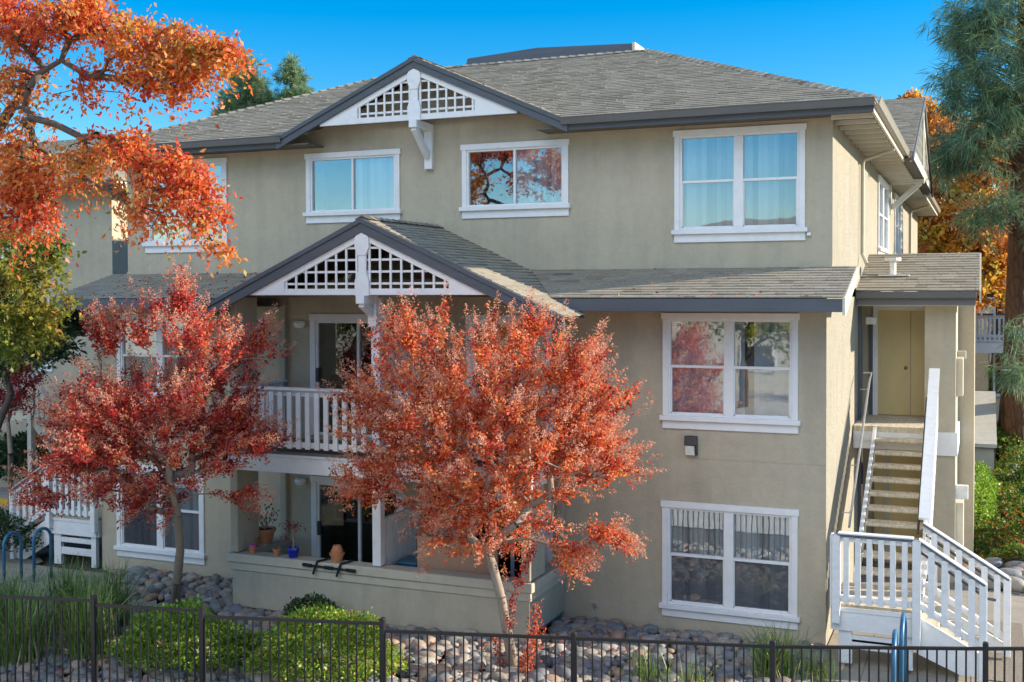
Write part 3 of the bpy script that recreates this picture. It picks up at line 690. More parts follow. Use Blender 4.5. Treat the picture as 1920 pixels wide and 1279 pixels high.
# balcony railing
def railing(parent, p, q, z0a, z0b, h, sp=.165, bw=.085, m='white', name='railing', cap=True, capm=None, split=True, bt=.035, low=.08, capw=.16):
    """vertical-picket rail from p to q (x,y); z0a/z0b floor heights at the ends"""
    p3 = Vector((*p, z0a)); q3 = Vector((*q, z0b)); L = (Vector(q) - Vector(p)).length; d = (q3 - p3) / L; n2 = Vector((-(q[1] - p[1]), q[0] - p[0], 0)) / L
    r = MB(); Z = Vector((0, 0, 1))
    r.bar(p3 + Z * (h - .07), q3 + Z * (h - .07), .045, .10)
    ro = r.build(name, M[m], parent, bevel=.004)
    r = MB(); r.bar(p3 + Z * low, q3 + Z * low, .045, .09); r.build('bottom_rail', M[m], ro, bevel=.004)
    if cap:
        c = MB(); c.bar(p3 + Z * h - d * .02, q3 + Z * h + d * .02, capw, .016 if capm == 'handcap' else .035); c.build('cap_rail', M[m], ro)
        if capm == 'handcap':
            c = MB(); c.bar(p3 + Z * (h - .024) - d * .02, q3 + Z * (h - .024) + d * .02, capw - .006, .030); c.build('dark_cap_edge', M['fascia'], ro)
    n = max(1, int(L / sp)); off = (L - (n - 1) * sp) / 2
    bl = MB()
    for i in range(n):
        s = off + i * sp; c = p3 + d * s
        b1 = MB() if split else bl
        dd = (q3 - p3); dd.z = 0; dd.normalize(); f = n2 * .028
        a = c - dd * bw / 2 - f; e = c + dd * bw / 2 - f
        za = c.z + low - .06; zb_ = c.z + h - .05
        y1 = n2 * -bt * 0
        vs = []
        for base in (a, e, e + n2 * bt * -1, a + n2 * bt * -1): vs.append((base.x, base.y, za))
        for base in (a, e, e + n2 * bt * -1, a + n2 * bt * -1): vs.append((base.x, base.y, zb_))
        b1.add(vs, [(0, 1, 2, 3), (7, 6, 5, 4), (0, 4, 5, 1), (1, 5, 6, 2), (2, 6, 7, 3), (3, 7, 4, 0)])
        if split: b1.build('baluster', M[m], ro)
    if not split: bl.build('balusters', M[m], ro)
    return ro
railing(B, (px0 + .15, PY + .08), (-8.96, PY + .08), 2.68, 2.68, 1.0, .175, .085)
railing(B, (-8.81, PY + .08), (px1 - .15, PY + .08), 2.68, 2.68, 1.0, .175, .085)
railing(B, (px0 + .08, PY + .62), (px0 + .08, YL - .1), 2.68, 2.68, 1.0, .175, .085)
railing(B, (px1 - .08, PY + .62), (px1 - .08, YL - .1), 2.68, 2.68, 1.0, .175, .085)
dv = MB(); y = PY + .2
while y < YL - .06: dv.box((-8.90, y, .02), (-8.87, y + .12, 1.55)); y += .135
dv.box((-8.915, PY + .18, 1.55), (-8.855, YL - .05, 1.63)); dv.build('porch_divider', M['white_wood'], B)
dv = MB(); y = PY + .2
while y < YL - .06: dv.box((-8.90, y, 2.66), (-8.87, y + .12, 4.45)); y += .135
dv.build('balcony_divider', M['white_wood'], B)
# porch ceiling-height lights on the wall
for z in (4.70, 1.88):
    l = MB(); l.lathe((0, 0, 0), [(0, -.075), (.06, -.072), (.1, -.05), (.12, 0), (.122, .02), (.1, .035), (0, .035)], 18)
    l.v = [(-11.27 + x, YL - .06 + y * .6, z + z_) for x, y, z_ in l.v]
    o = l.build('porch_light', M['lamp_glass'], B, smooth=True)
    l = MB(); l.box((-11.36, YL - .09, z + .036), (-11.18, YL, z + .055)); l.build('lamp_hood', M['white'], o, bevel=.005)
wl = MB(); wl.prism([(YL, 2.88), (YL - .13, 2.88), (YL - .11, 3.02), (YL, 3.02)], 'x', -4.245, -4.055); wo = wl.build('wall_pack_light', M['handrail'], B, bevel=.008)
wl = MB(); wl.prism([(YL - .01, 2.72), (YL - .075, 2.72), (YL - .115, 2.87), (YL - .01, 2.879)], 'x', -4.235, -4.09); wl.build('lens', M['lamp_glass'], wo, bevel=.006)
wl = MB(); wl.prism([(YL, 2.72), (YL - .06, 2.72), (YL - .11, 2.879), (YL, 2.879)], 'x', -4.088, -4.055); wl.build('housing', M['handrail'], wo)
hb = MB(); hb.box((-2.50, YU - .05, 6.12), (-2.44, YU, 6.17)); hb.build('cable_box', M['white'], B)
# small hose bib and vent low on the wall
hb = MB(); hb.box((-5.77, YL - .04, .17), (-5.72, YL, .23)); hb.tube([(-5.745, YL - .03, .2), (-5.745, YL - .1, .19), (-5.745, YL - .12, .13)], .012, 6); hb.build('hose_bib', M['pipe'], B)
# --- side gable (faces +X)
gy, gh, gx = 29.2, 4.7, -1.30; gzp = 9.90; gs = (gzp - 8.08) / gh
r = MB()
shingles(r, [(gx, gy - gh, 8.08), (gx, gy, gzp), (gx - 4.2, gy, gzp), (gx - .25, gy - gh, 8.08)], (0, 1, gs))
shingles(r, [(gx, gy + gh, 8.08), (gx, gy, gzp), (gx - 4.2, gy, gzp), (gx - .25, gy + gh, 8.08)], (0, -1, gs))
sg = r.build('side_gable_roof', M['shingle'], B)
for s_ in (-1, 1): MB().prism([(gy, gzp + .01), (gy + s_ * (gh + .25), 8.08 - .1), (gy + s_ * (gh + .25), 7.86), (gy, gzp - .2)], 'x', gx - .02, gx + .03).build('rake_board', M['fascia'], sg)
r = MB()
for s_ in (-1, 1):
    r.prism([(gy, gzp - .2), (gy + s_ * gh, 8.08 - .2), (gy + s_ * gh * .85, 8.0), (gy, gzp - .42)], 'x', gx - .06, gx - .02)
r.box((gx - .06, gy - gh * .85, 8.0), (gx - .015, gy + gh * .85, 8.22)); r.box((gx - .05, gy - .12, 8.2), (gx + .0, gy + .12, gzp - .3)); r.build('gable_panel', M['cream'], sg)
r = MB()
for k in range(1, 9):
    for s_ in (-1, 1):
        y = gy + s_ * k * .42; zt0 = gzp - .42 - gs * abs(y - gy)
        if zt0 > 8.25: r.box((gx - .05, y - .03, 8.2), (gx - .03, y + .03, zt0))
for z in (8.45, 8.75, 9.05):
    hw = (gzp - .42 - z) / gs; r.box((gx - .066, gy - hw, z - .025), (gx - .05, gy + hw, z + .025))
r.build('lattice', M['cream'], sg)
r = MB(); r.add([(gx - .3, gy - gh, 7.95), (gx - .3, gy + gh, 7.95), (gx - .3, gy, gzp - .05)], [(0, 1, 2)]); r.add([(BR, gy - gh - .2, 7.94), (gx, gy - gh - .2, 7.94), (gx, gy + gh + .2, 7.94), (BR, gy + gh + .2, 7.94)], [(0, 1, 2, 3)]); r.build('gable_back', M['dark'], sg)
k = MB(); k.box((BR, gy - .08, 7.1), (BR + .08, gy + .08, 8.0)); k.box((BR + .08, gy - .08, 7.84), (gx + .02, gy + .08, 7.98)); k.bar((gx - .08, gy, 7.86), (BR + .08, gy, 7.25), .13, .09, (0, 1, 0)); k.build('bracket', M['cream'], sg, bevel=.006)
# --- entry wing
r = MB(); ez0, ez1 = 5.25, 5.99; ey0, ey1 = 21.5, 24.2; es = (ez1 - ez0) / (ey1 - ey0)
shingles(r, [(BR + .0, ey0, ez0), (-.03, ey0, ez0), (-.03, ey1, ez1), (BR, ey1, ez1)], (0, 1, es), .19)
r.add([(BR, ey1, ez1), (-.03, ey1, ez1), (-.03, ey1 + 3, ez1 - .7), (BR, ey1 + 3, ez1 - .7)], [(0, 1, 2, 3)], .3)
er = r.build('entry_roof', M['shingle'], B)
f = MB(); f.box((BR + .02, ey0 - .03, ez0 - .25), (-.09, ey0 + .01, ez0 - .1)); f.build('fascia', M['gutter'], er)
f = MB(); f.prism([(ey0 - .032, ez0 - .13), (ey0 - .12, ez0 - .13), (ey0 - .14, ez0 - .01), (ey0 - .032, ez0 - .01)], 'x', BR + .01, -.07); f.build('gutter', M['gutter'], er, bevel=.006)
f = MB(); f.prism([(ey0 - .05, ez0 + .0), (ey0 - .05, ez0 - .22), (ey1, ez1 - .2), (ey1, ez1 + .0)], 'x', -.03, -.0); f.build('rake_board', M['beige_trim'], er)
f = MB(); f.tube([(-1.55, 22.6, 5.45), (-1.55, 22.6, 5.82)], .06, 12); f.tube([(-1.55, 22.6, 5.82), (-1.55, 22.6, 5.88)], .15, 14); f.box((-1.8, 22.4, 5.53), (-1.25, 22.9, 5.56)); f.build('vent_pipe', M['lamp_glass'], er)
f = MB(); f.box((BR + .02, ey0, ez0 - .27), (-.09, 23.0, ez0 - .25)); f.build('soffit', M['beige_trim'], er)
w = MB()
w.box((BR + .0, 22.9, 2.85), (-.95, 23.1, 5.2))                       # wall around the closet door
w.box((-.95, 21.95, -.3), (-.42, 27, 5.05))                          # closet block
w.box((-.42, 24.0, -.3), (-.12, 27, 5.0))
w.box((BR, 23.0, -.3), (-.95, 27, 5.0))
ew = w.build('entry_wall', M['stucco'], B)
w = MB(); w.box((-.97, 21.9, 2.26), (-.38, 21.95, 2.68)); w.box((-.42, 21.95, 2.26), (-.38, 24.0, 2.68)); w.build('white_band', M['white'], ew)
w = MB(); w.box((-1.93, 22.86, 2.85), (-1.84, 22.9, 4.88)); w.box((-1.93, 22.855, 4.88), (-.96, 22.9, 5.0)); dj = w.build('closet_door', M['beige_trim'], B, label if False else 0) if False else w.build('closet_door', M['white'], B)
w = MB(); w.box((-1.84, 22.875, 2.87), (-1.245, 22.895, 4.88)); w.box((-1.235, 22.875, 2.87), (-.96, 22.895, 4.88)); w.build('door_leaf', M['beige_door'], dj)
w = MB(); w.lathe((0, 0, 0), [(0, -.03), (.03, -.02), (.03, .01), (.012, .03), (.012, .05)], 12); w.v = [(-1.33 + x, 22.86 + z_, 3.78 + y) for x, y, z_ in w.v]; w.build('knob', M['brass'], dj, smooth=True)
w = MB(); w.box((BR + .005, 21.95, -.1), (BR + .06, 22.02, 5.0)); w.build('entry_downspout', M['fascia'], B)
w = MB(); w.box((BR + .12, 22.95 - .1, 2.86), (-1.93, 22.9, 4.75)); w.build('entry_recess', M['fascia'], B)
w = MB(); w.box((BR + .1, 22.3, 4.62), (BR + .3, 22.5, 4.76)); w.build('entry_light', M['lamp_glass'], B, bevel=.01)
w = MB(); w.box((-2.1, 21.0, 2.74), (-.86, 22.9, 2.85)); w.build('entry_landing', M['tread'], B)
w = MB(); w.box((-2.1, 20.98, 2.60), (-.86, 21.0, 2.75)); w.box((-2.1, 21.0, 2.45), (-.86, 21.02, 2.60)); w.build('landing_board', M['white_wood'], B)
# meter boxes on the flank
w = MB(); w.box((-.42, 22.4, 3.3), (-.30, 23.0, 4.0)); w.box((-.42, 23.1, 3.95), (-.26, 23.3, 4.1)); w.build('meter_box', M['beige_trim'], B, bevel=.01)
w = MB(); w.box((-.42, 22.1, 1.45), (-.20, 22.25, 1.7)); w.build('flood_light', M['lamp_glass'], B, bevel=.01)
w = MB(); w.box((-.42, 22.3, .5), (-.28, 22.8, 1.35)); w.build('utility_box', M['cream'], B, bevel=.01)
w = MB(); w.box((-1.9, 22.9, .0), (-.97, 22.95, 2.6)); w.build('lower_closet_wall', M['beige_door'], B)
w = MB(); w.box((-1.72, 22.88, 0), (-1.62, 22.895, 2.6)); w.box((-.99, 22.88, 0), (-.965, 22.895, 2.6)); w.build('closet_trim', M['beige_trim'], B)

# ================================================================== RIGHT STAIRS
def stair(name, label, X0, X1, yf, zland, nup, ytop, sgn, z_ground, low_len, flank):
    """landing X0..X1 behind yf; upper flight climbs +Y; lower flight runs in X direction sgn"""
    T = thing(name, label, 'staircase', ((X0 + X1) / 2, yf, 0))
    yb = yf + 1.25
    d = MB(); n = 8
    for i in range(n): d.box((X0, yf + (yb - yf) * i / n + .005, zland - .04), (X1, yf + (yb - yf) * (i + 1) / n - .005, zland))
    d.build('landing_deck', M['tread'], T)
    s = MB(); s.box((X0, yf - .03, zland - .37), (X1, yf + .0, zland - .042)); s.box((X0 - .02, yf - .045, zland - .10), (X1 + .01, yf - .03, zland - .035)); s.box((X0 - .03, yf, zland - .37), (X0, yb, zland - .042)); s.box((X1, yf, zland - .37), (X1 + .03, yb, zland - .042)); s.build('skirt_board', M['white_wood'], T, bevel=.004)
    s = MB(); L0 = X0 + .08; L1 = X1 - .05
    s.box((L0, yf + .01, z_ground - .05), (L0 + .18, yf + .1, zland - .37)); s.box((L1 - .12, yf + .01, z_ground - .05), (L1, yf + .1, zland - .37))
    s.box((L0 + .18, yf + .02, z_ground + .16), (L1 - .12, yf + .06, z_ground + .30)); s.box((L0 + .18, yf + .02, zland - .53), (L1 - .12, yf + .06, zland - .43))
    s.build('support_frame', M['white_wood'], T, bevel=.004)
    # upper flight
    y0 = yb + .05; rz = (2.85 - zland) / nup; ry = (ytop - y0) / (nup - 1)
    wx0, wx1 = (X0 + .22, X1 - .02)
    for i in range(1, nup):
        z = zland + rz * i; y = y0 + ry * (i - 1)
        t = MB(); t.box((wx0, y - .03, z - .055), (wx1, y + ry - .01, z)); t.build('tread', M['tread'], T, bevel=.014)
    a = Vector((0, y0 - .1, zland + .02)); b_ = Vector((0, ytop + .05, 2.85 + .02))
    for x in (wx0 - .035, wx1 + .03):
        s = MB()
        s.prism([(a.y, a.z - .28), (a.y, a.z + .12), (b_.y, b_.z + .0), (b_.y, b_.z - .34)], 'x', x - .03, x + .03); s.build('stringer', M['white_wood'], T, bevel=.004)
    rr_ = railing(T, (wx1 + .07, y0 - .12), (wx1 + .07, ytop + .1), zland + .12, 2.92, .95, .16, .085, 'white_wood', 'guard_rail', True, 'white_wood', bt=.04, capw=.17)
    bd_ = MB(); bd_.bar((wx1 + .07, y0 - .12, zland + .74), (wx1 + .07, ytop + .1, 3.54), .02, .34); bd_.build('guard_panel', M['white_wood'], rr_)
    h = MB(); h.tube([(wx1 - .03, y0 - .05, zland + .82), (wx1 - .03, ytop - .4, 3.42)], .02, 8); h.build('dark_grip_rail', M['handrail'], T)
    # pipe handrail on wall side
    hx = X0 + .10
    h = MB(); h.tube([(hx, y0 - .15, zland + .86), (hx, ytop - .1, 3.68), (hx, ytop + .25, 3.78), (hx - .14, ytop + .28, 3.78)], .019, 8)
    for f_ in (.1, .4, .7, .95):
        yy = y0 + (ytop - y0) * f_; zz_ = zland + .86 + (3.68 - zland - .86) * f_; h.tube([(hx, yy, zz_), (hx - .05, yy, zz_ - .07), (X0 - .05, yy, zz_ - .07)], .009, 6)
    h.build('pipe_handrail', M['pipe'], T)
    # front railing on the landing
    railing(T, (X0 + .10, yf - .055), (X1 - .06, yf - .055), zland + .02, zland + .02, 1.0, .155, .075, 'white_wood', 'landing_railing', True, 'handcap', capw=.15)
    for x in (X0 + .055, X1 - .0):
        p = MB(); p.box((x - .055, yf - .14, zland - (.45 if x > X0 + .1 and sgn > 0 else .25)), (x + .055, yf - .03, zland + .99)); p.build('post', M['white_wood'], T, bevel=.005)
    p = MB(); p.box((X0 - .03, yf - .10, zland - .02), (X0 + .0, yf + .1, zland + .98)); p.build('end_panel', M['white_wood'], T)
    # lower flight
    xs = X1 if sgn > 0 else X0; drop = zland - z_ground; ns = 4; run = low_len / 3.2
    for i in range(1, ns):
        z = zland - drop * i / ns; xa = xs + sgn * run * (i - 1); xb = xs + sgn * run * i
        t = MB(); t.box((xa, yf + .04, z - .05), (xb + sgn * .02, yb - .03, z)); t.build('tread', M['tread'], T, bevel=.012)
        t = MB(); t.box((xb - sgn * .02, yf + .05, z - drop / ns), (xb - sgn * .0, yb - .04, z - .05)); t.build('riser', M['white_wood'], T)
    for y, ll in ((yf - .0, low_len), (yb - .02, low_len * flank)):
        s = MB(); xe = xs + sgn * ll * .97; dz = drop * .92
        s.prism([(xs, zland - .06), (xe, zland - .06 - dz * ll / low_len * .62), (xe, z_ground - .02), (xe - sgn * .28, z_ground - .02), (xs, zland - .58)], 'y', y - .02, y + .02); s.build('stringer', M['white_wood'], T)
        zb2 = zland - .50 * ll / low_len * (low_len / .87)
        railing(T, (xs + sgn * .05, y - .055), (xe, y - .055), zland + .02, zb2 + .02, .98, .17, .085, 'white_wood', 'stair_railing', True, 'handcap', capw=.14)
        p = MB(); p.box((xe - .05, y - .11, z_ground - .05), (xe + .05, y - .01, zb2 + .98)); p.build('post', M['white_wood'], T, bevel=.005)
        h = MB(); h.tube([(xs + sgn * .05, y + .06, zland + .80), (xe + sgn * .05, y + .06, zb2 + .75), (xe + sgn * .16, y + .06, zb2 + .74)], .02, 8); h.build('dark_grip_rail', M['handrail'], T)
    return T
M['handcap'] = mat_painted('grey_cap', (.30, .29, .27), .7, .15, 6, .3)
stair('entry_staircase', 'wooden staircase with white railings climbing to the beige door right of the building', -1.92, -.80, 16.45, .85, 11, 21.0, 1, .06, .87, 1.38)
stair('entry_staircase', 'shaded white wooden staircase at the left corner of the building beside the blue bike racks', -17.15, -15.95, 17.25, .85, 11, 21.8, -1, -.08, .95, 1.3)

# ================================================================== THINGS ON THE PORCH
CZ = .886
def pot(name, label, cat, x, y, z, r, h, m, rim=True, plant=None, soil=True):
    T = thing(name, label, cat, (x, y, z))
    b_ = MB(); prof = [(0, 0), (r * .68, 0), (r * .95, h * .78)] + ([(r * 1.08, h * .78), (r * 1.1, h), (r * .95, h), (r * .9, h * .85), (0, h * .85)] if rim else [(r * .9, h), (r * .8, h), (r * .75, h * .9), (0, h * .9)])
    b_.lathe((x, y, z), prof, 18); b_.build('pot', m, T, smooth=False)
    if soil:
        b_ = MB(); b_.lathe((x, y, z), [(0, h * .9), (r * .86, h * .89)], 14); b_.build('soil', M['soil'], T)
    return T
T = pot('plant_pot', 'small terracotta pot with a pink top at the left end of the porch ledge', 'plant pot', -11.30, PY + .1, CZ, .062, .10, M['terracotta'])
b_ = MB(); b_.lathe((-11.30, PY + .1, CZ), [(.06, .101), (.064, .10), (.05, .14), (.03, .15), (0, .15)], 14); b_.build('pink_top', M['pink'], T)
T = pot('plant_pot', 'tiny terracotta pot beside the blue glazed pot on the porch ledge', 'plant pot', -10.82, PY + .1, CZ, .068, .12, M['terracotta'])
T = pot('plant_pot', 'cobalt blue glazed pot holding a small pink leaved bonsai on the porch ledge', 'plant pot', -10.50, PY + .1, CZ, .105, .17, M['cobalt'], rim=False)
b_ = MB(); bx, by, bz = -10.50, PY + .1, CZ + .15
b_.tube([(bx, by, bz), (bx + .01, by, bz + .16), (bx - .03, by, bz + .32), (bx + .02, by, bz + .44)], [.014, .012, .008, .004], 6); b_.tube([(bx, by, bz + .12), (bx - .10, by, bz + .24), (bx - .15, by, bz + .30)], [.01, .006, .004], 5)
b_.build('stem', M['bark_pale'], T)
n = 110; P_ = np.concatenate([np.array([bx - .02, by, bz + .36]) + RNG.normal(size=(n, 3)) * [.11, .07, .05], np.array([bx - .14, by, bz + .17]) + RNG.normal(size=(30, 3)) * [.04, .04, .02]])
leaves(P_, RNG.normal(size=(n + 30, 3)), np.full(n + 30, .045), np.full(n + 30, .022), RNG.random(n + 30) * .5, 'leaves', M['leaf_crimson'], T)
T = pot('plant_pot', 'wide terracotta pot with a sprawling green plant on the side ledge of the porch', 'plant pot', -11.56, PY + .82, CZ, .18, .26, M['terracotta'])
bx, by, bz = -11.56, PY + .82, CZ + .24; b_ = MB(); tips_ = []
for k in range(7):
    a = k * .9; e = (bx + .16 * math.cos(a), by + .13 * math.sin(a), bz + .2 + .09 * (k % 3)); b_.tube([(bx, by, bz), (bx + .07 * math.cos(a), by + .06 * math.sin(a), bz + .1), e], [.012, .009, .005], 5); tips_.append(e)
b_.build('stem', M['bark_pale'], T); tips_ = np.repeat(np.array(tips_), 16, 0); n = len(tips_)
leaves(tips_ + RNG.normal(size=(n, 3)) * .045, RNG.normal(size=(n, 3)), np.full(n, .06), np.full(n, .028), RNG.random(n), 'leaves', M['leaf_dark'], T)
pot('plant_pot', 'small dark terracotta pot beside the wide potted plant on the side ledge', 'plant pot', -11.56, PY + .52, CZ, .07, .16, M['terracotta'])
T = pot('plant_pot', 'terracotta bowl on the porch ledge with another pot upside down inside it', 'plant pot', -9.66, PY + .1, CZ, .115, .15, M['terracotta'], soil=False)
b_ = MB(); b_.lathe((-9.66, PY + .1, CZ + .135), [(.095, 0), (.10, .06), (.085, .065), (.07, .12), (.06, .135), (0, .135)], 16)
o = b_.build('plant_pot', M['terracotta']); tag(o, 'small terracotta pot turned upside down in the terracotta bowl above the black bar', 'plant pot')
T = thing('pull_up_bar', 'black foam padded exercise bar with two curved arms hung over the porch ledge', 'exercise bar', (-9.7, PY - .06, .84))
b_ = MB(); b_.tube([(-10.16, PY - .09, .835), (-9.24, PY - .09, .815)], .018, 10); b_.build('bar', M['foam'], T)
b_ = MB(); b_.tube([(-10.19, PY - .09, .836), (-10.03, PY - .09, .832)], .028, 10); b_.tube([(-9.38, PY - .09, .818), (-9.21, PY - .09, .814)], .028, 10); b_.tube([(-9.78, PY - .09, .826), (-9.62, PY - .09, .823)], .028, 10); b_.build('foam_grip', M['foam'], T)
for x in (-9.93, -9.49):
    b_ = MB(); b_.tube([(x - .06, PY - .10, .70), (x - .02, PY - .10, .82), (x, PY - .07, .905), (x + .06, PY + .05, .912), (x + .08, PY + .18, .912)], [.02, .02, .02, .018, .018], 8); b_.build('arm', M['foam'], T)
T = thing('privacy_screen', 'peach coloured fabric screen standing behind the porch ledge', 'screen', (-7.6, PY + .4, 0))
b_ = MB(); n = 14
for i in range(n):
    a0 = -8.35 + 1.4 * i / n; a1 = -8.35 + 1.4 * (i + 1) / n; c0 = .02 * math.sin(i * 1.1); c1 = .02 * math.sin((i + 1) * 1.1)
    b_.add([(a0, PY + .40 + c0, .02), (a1, PY + .40 + c1, .02), (a1, PY + .40 + c1, 1.35), (a0, PY + .40 + c0, 1.35)], [(0, 1, 2, 3)])
b_.build('fabric', M['peach'], T)
b_ = MB(); b_.tube([(-8.36, PY + .41, 0), (-8.36, PY + .41, 1.38), (-6.94, PY + .41, 1.38), (-6.94, PY + .41, 0)], .014, 8); b_.build('frame', M['handrail'], T)
T = thing('storage_box', 'blue grey storage box on the porch floor beside the white divider', 'box', (-8.6, PY + .75, 0))
b_ = MB(); b_.box((-8.8, PY + .55, .01), (-8.4, PY + 1.0, .82)); b_.build('body', M['blue'], T, bevel=.02)
b_ = MB(); b_.box((-8.82, PY + .53, .822), (-8.38, PY + 1.02, .87)); b_.build('lid', M['blue'], T, bevel=.015)

# ================================================================== FENCE AND BIKE RACKS
def atz(u, v, z):
    d = ROT.T @ np.array([u - 960, v - CY0, FPX]); return CAM + ((z - CAM[2]) / d[2]) * d
pan = [((-190, 1109), (172, 1125.5), 1.26), ((180, 1135), (375, 1143.7), 1.21), ((383, 1158.7), (713, 1170), 1.14), ((722, 1183), (1072, 1197), 1.05), ((1080, 1197), (1445, 1212), 1.05), ((1453, 1213), (1843, 1216), 1.05), ((1853, 1217), (2240, 1215), 1.05)]
pts = [(atz(*a, z), atz(*b_, z), z) for a, b_, z in pan]
T = thing('metal_fence', 'black metal picket fence stepping down across the foreground', 'fence', (-5, 13, 0))
jn = [pts[0][0]] + [(pts[i][1] + pts[i + 1][0]) / 2 for i in range(len(pts) - 1)] + [pts[-1][1]]
for i, p in enumerate(jn):
    zt0 = (pts[min(i, len(pts) - 1)][2] if i == 0 else max(pts[i - 1][2], pts[min(i, len(pts) - 1)][2])) + .055
    b_ = MB(); b_.box((p[0] - .032, p[1] - .032, -.2), (p[0] + .032, p[1] + .032, zt0)); b_.prism([(p[0] - .036, zt0), (p[0] + .036, zt0), (p[0] + .02, zt0 + .022), (p[0] - .02, zt0 + .022)], 'y', p[1] - .036, p[1] + .036); b_.build('post', M['steel'], T, bevel=.003)
for i, (a, c, z) in enumerate(pts):
    p = jn[i]; q = jn[i + 1]; b_ = MB()
    b_.bar((p[0], p[1], z), (q[0], q[1], z), .036, .036); b_.bar((p[0], p[1], .05), (q[0], q[1], .05), .036, .036)
    L = math.hypot(q[0] - p[0], q[1] - p[1]); k = max(2, int(round(L / .113)))
    for j in range(1, k):
        f_ = j / k; x = p[0] + (q[0] - p[0]) * f_; y = p[1] + (q[1] - p[1]) * f_; b_.bar((x, y, .0), (x, y, z - .01), .017, .017, (q[0] - p[0], q[1] - p[1], 0))
    b_.build('picket_panel', M['steel'], T)
def hoop(label, p, q, h, grp):
    p = Vector((*p, -.08)); q = Vector((*q, -.08)); r = (q - p).length / 2; c = (p + q) / 2; d = (q - p).normalized()
    pl = [p] + [c + Vector((0, 0, h - r + .08)) - d * r * math.cos(a) + Vector((0, 0, r * math.sin(a))) for a in [math.pi * k / 12 for k in range(13)]] + [q]
    b_ = MB(); b_.tube(pl, .03, 12); o = b_.build('bike_rack', M['blue'], smooth=True); tag(o, label, 'bike rack', grp)
gb = 'blue hoop bike racks'
a = atz(8, 1096, 0); c = atz(40, 1086, 0); hoop('blue hoop bike rack at the left edge beside the strappy plants', (a[0], a[1]), (c[0], c[1]), .90, gb)
a = atz(64, 1086, 0); c = atz(96, 1077, 0); hoop('blue hoop bike rack standing in front of the shaded left staircase', (a[0], a[1]), (c[0], c[1]), .90, gb)
hoop('blue hoop bike rack nearest the black fence before the right staircase', (-.97, 14.5), (-.99, 15.25), .98, gb)
hoop('blue hoop bike rack closest to the landing of the right staircase', (-.93, 15.35), (-.93, 16.05), .98, gb)

# ================================================================== ROCKS
def rocks(name, C, R, tint, m, kind=None, nu=9, nv=6):
    n = len(C); th = np.linspace(0, np.pi, nv + 1)[1:-1]; ph = np.arange(nu) * 2 * np.pi / nu
    base = [(0, 0, 1)] + [(math.sin(t) * math.cos(p), math.sin(t) * math.sin(p), math.cos(t)) for t in th for p in ph] + [(0, 0, -1)]
    base = np.array(base); nb = len(base)
    ang = RNG.random(n) * 2 * np.pi; V = np.repeat(base[None], n, 0)
    V = np.sign(V) * np.abs(V) ** .88
    k1 = RNG.normal(size=(n, 1, 3)) * .22; V = V * (1 + .5 * np.sum(V * k1, 2, keepdims=True)) + RNG.normal(size=V.shape) * .03
    V = V * R[:, None, :]
    tx = RNG.normal(size=n) * .25; cz, sz = np.cos(tx)[:, None], np.sin(tx)[:, None]
    y, z = V[..., 1] * cz - V[..., 2] * sz, V[..., 1] * sz + V[..., 2] * cz; V[..., 1] = y; V[..., 2] = z
    ca, sa = np.cos(ang)[:, None], np.sin(ang)[:, None]
    x, y = V[..., 0] * ca - V[..., 1] * sa, V[..., 0] * sa + V[..., 1] * ca; V[..., 0] = x; V[..., 1] = y
    V = V + C[:, None, :]
    F = []
    for i in range(nu): F.append((0, 1 + i, 1 + (i + 1) % nu, 0))
    Q = []
    for j in range(nv - 2):
        for i in range(nu): Q.append((1 + j * nu + i, 1 + (j + 1) * nu + i, 1 + (j + 1) * nu + (i + 1) % nu, 1 + j * nu + (i + 1) % nu))
    for i in range(nu): F.append((nb - 1, 1 + (nv - 2) * nu + (i + 1) % nu, 1 + (nv - 2) * nu + i, nb - 1))
    me = bpy.data.meshes.new(name); F3 = np.array([f[:3] for f in F]); Q = np.array(Q)
    off = (np.arange(n) * nb)[:, None, None]; A = (F3[None] + off).reshape(-1, 3); Bq = (Q[None] + off).reshape(-1, 4)
    loops = np.concatenate([A.ravel(), Bq.ravel()]); ls = np.concatenate([np.arange(len(A)) * 3, len(A) * 3 + np.arange(len(Bq)) * 4])
    me.vertices.add(n * nb); me.vertices.foreach_set('co', V.astype(np.float32).ravel()); me.loops.add(len(loops)); me.loops.foreach_set('vertex_index', loops.astype(np.int32))
    me.polygons.add(len(ls)); me.polygons.foreach_set('loop_start', ls.astype(np.int32)); me.update(calc_edges=True)
    t = np.concatenate([np.repeat(tint, len(F3)), np.repeat(tint, len(Q))]); at_ = me.attributes.new('tint', 'FLOAT', 'FACE'); at_.data.foreach_set('value', t.astype(np.float32))
    me.polygons.foreach_set('use_smooth', np.ones(len(ls), bool)); me.materials.append(m); me.validate()
    o = bpy.data.objects.new(name, me); COL.objects.link(o)
    if kind: o['kind'] = kind
    return o
def bed(x0, x1, y0, y1, step, skip, r0, r1, zb=-.07):
    P = []
    y = y0
    while y < y1:
        x = x0
        while x < x1:
            q = (x + random.uniform(-.45, .45) * step, y + random.uniform(-.45, .45) * step)
            if not skip(*q): P.append((q[0], q[1], zb + random.uniform(0, .07)))
            x += step
        y += step * .85
    P = np.array(P); n = len(P); s = r0 + (r1 - r0) * RNG.random(n) ** 1.8
    R = np.stack([s * (1 + .35 * RNG.random(n)), s * (.75 + .3 * RNG.random(n)), s * (.5 + .3 * RNG.random(n))], 1)
    return P, R
P_, R_ = bed(-15.0, -1.25, 11.6, 17.35, .155, lambda x, y: (px0 - .03 < x < px1 + .03 and y > PY - .05) or (x > -2.1 and y > 14.7) or (x < -12.8 and y < 15.6) or y > 17.2 or (x < -13.9 and y < 16.2), .062, .135)
rocks('river_rocks', P_, R_, RNG.random(len(P_)), M['river_rock'], 'stuff')['label'] = 'bed of rounded grey and tan river rocks between the fence and the wall'
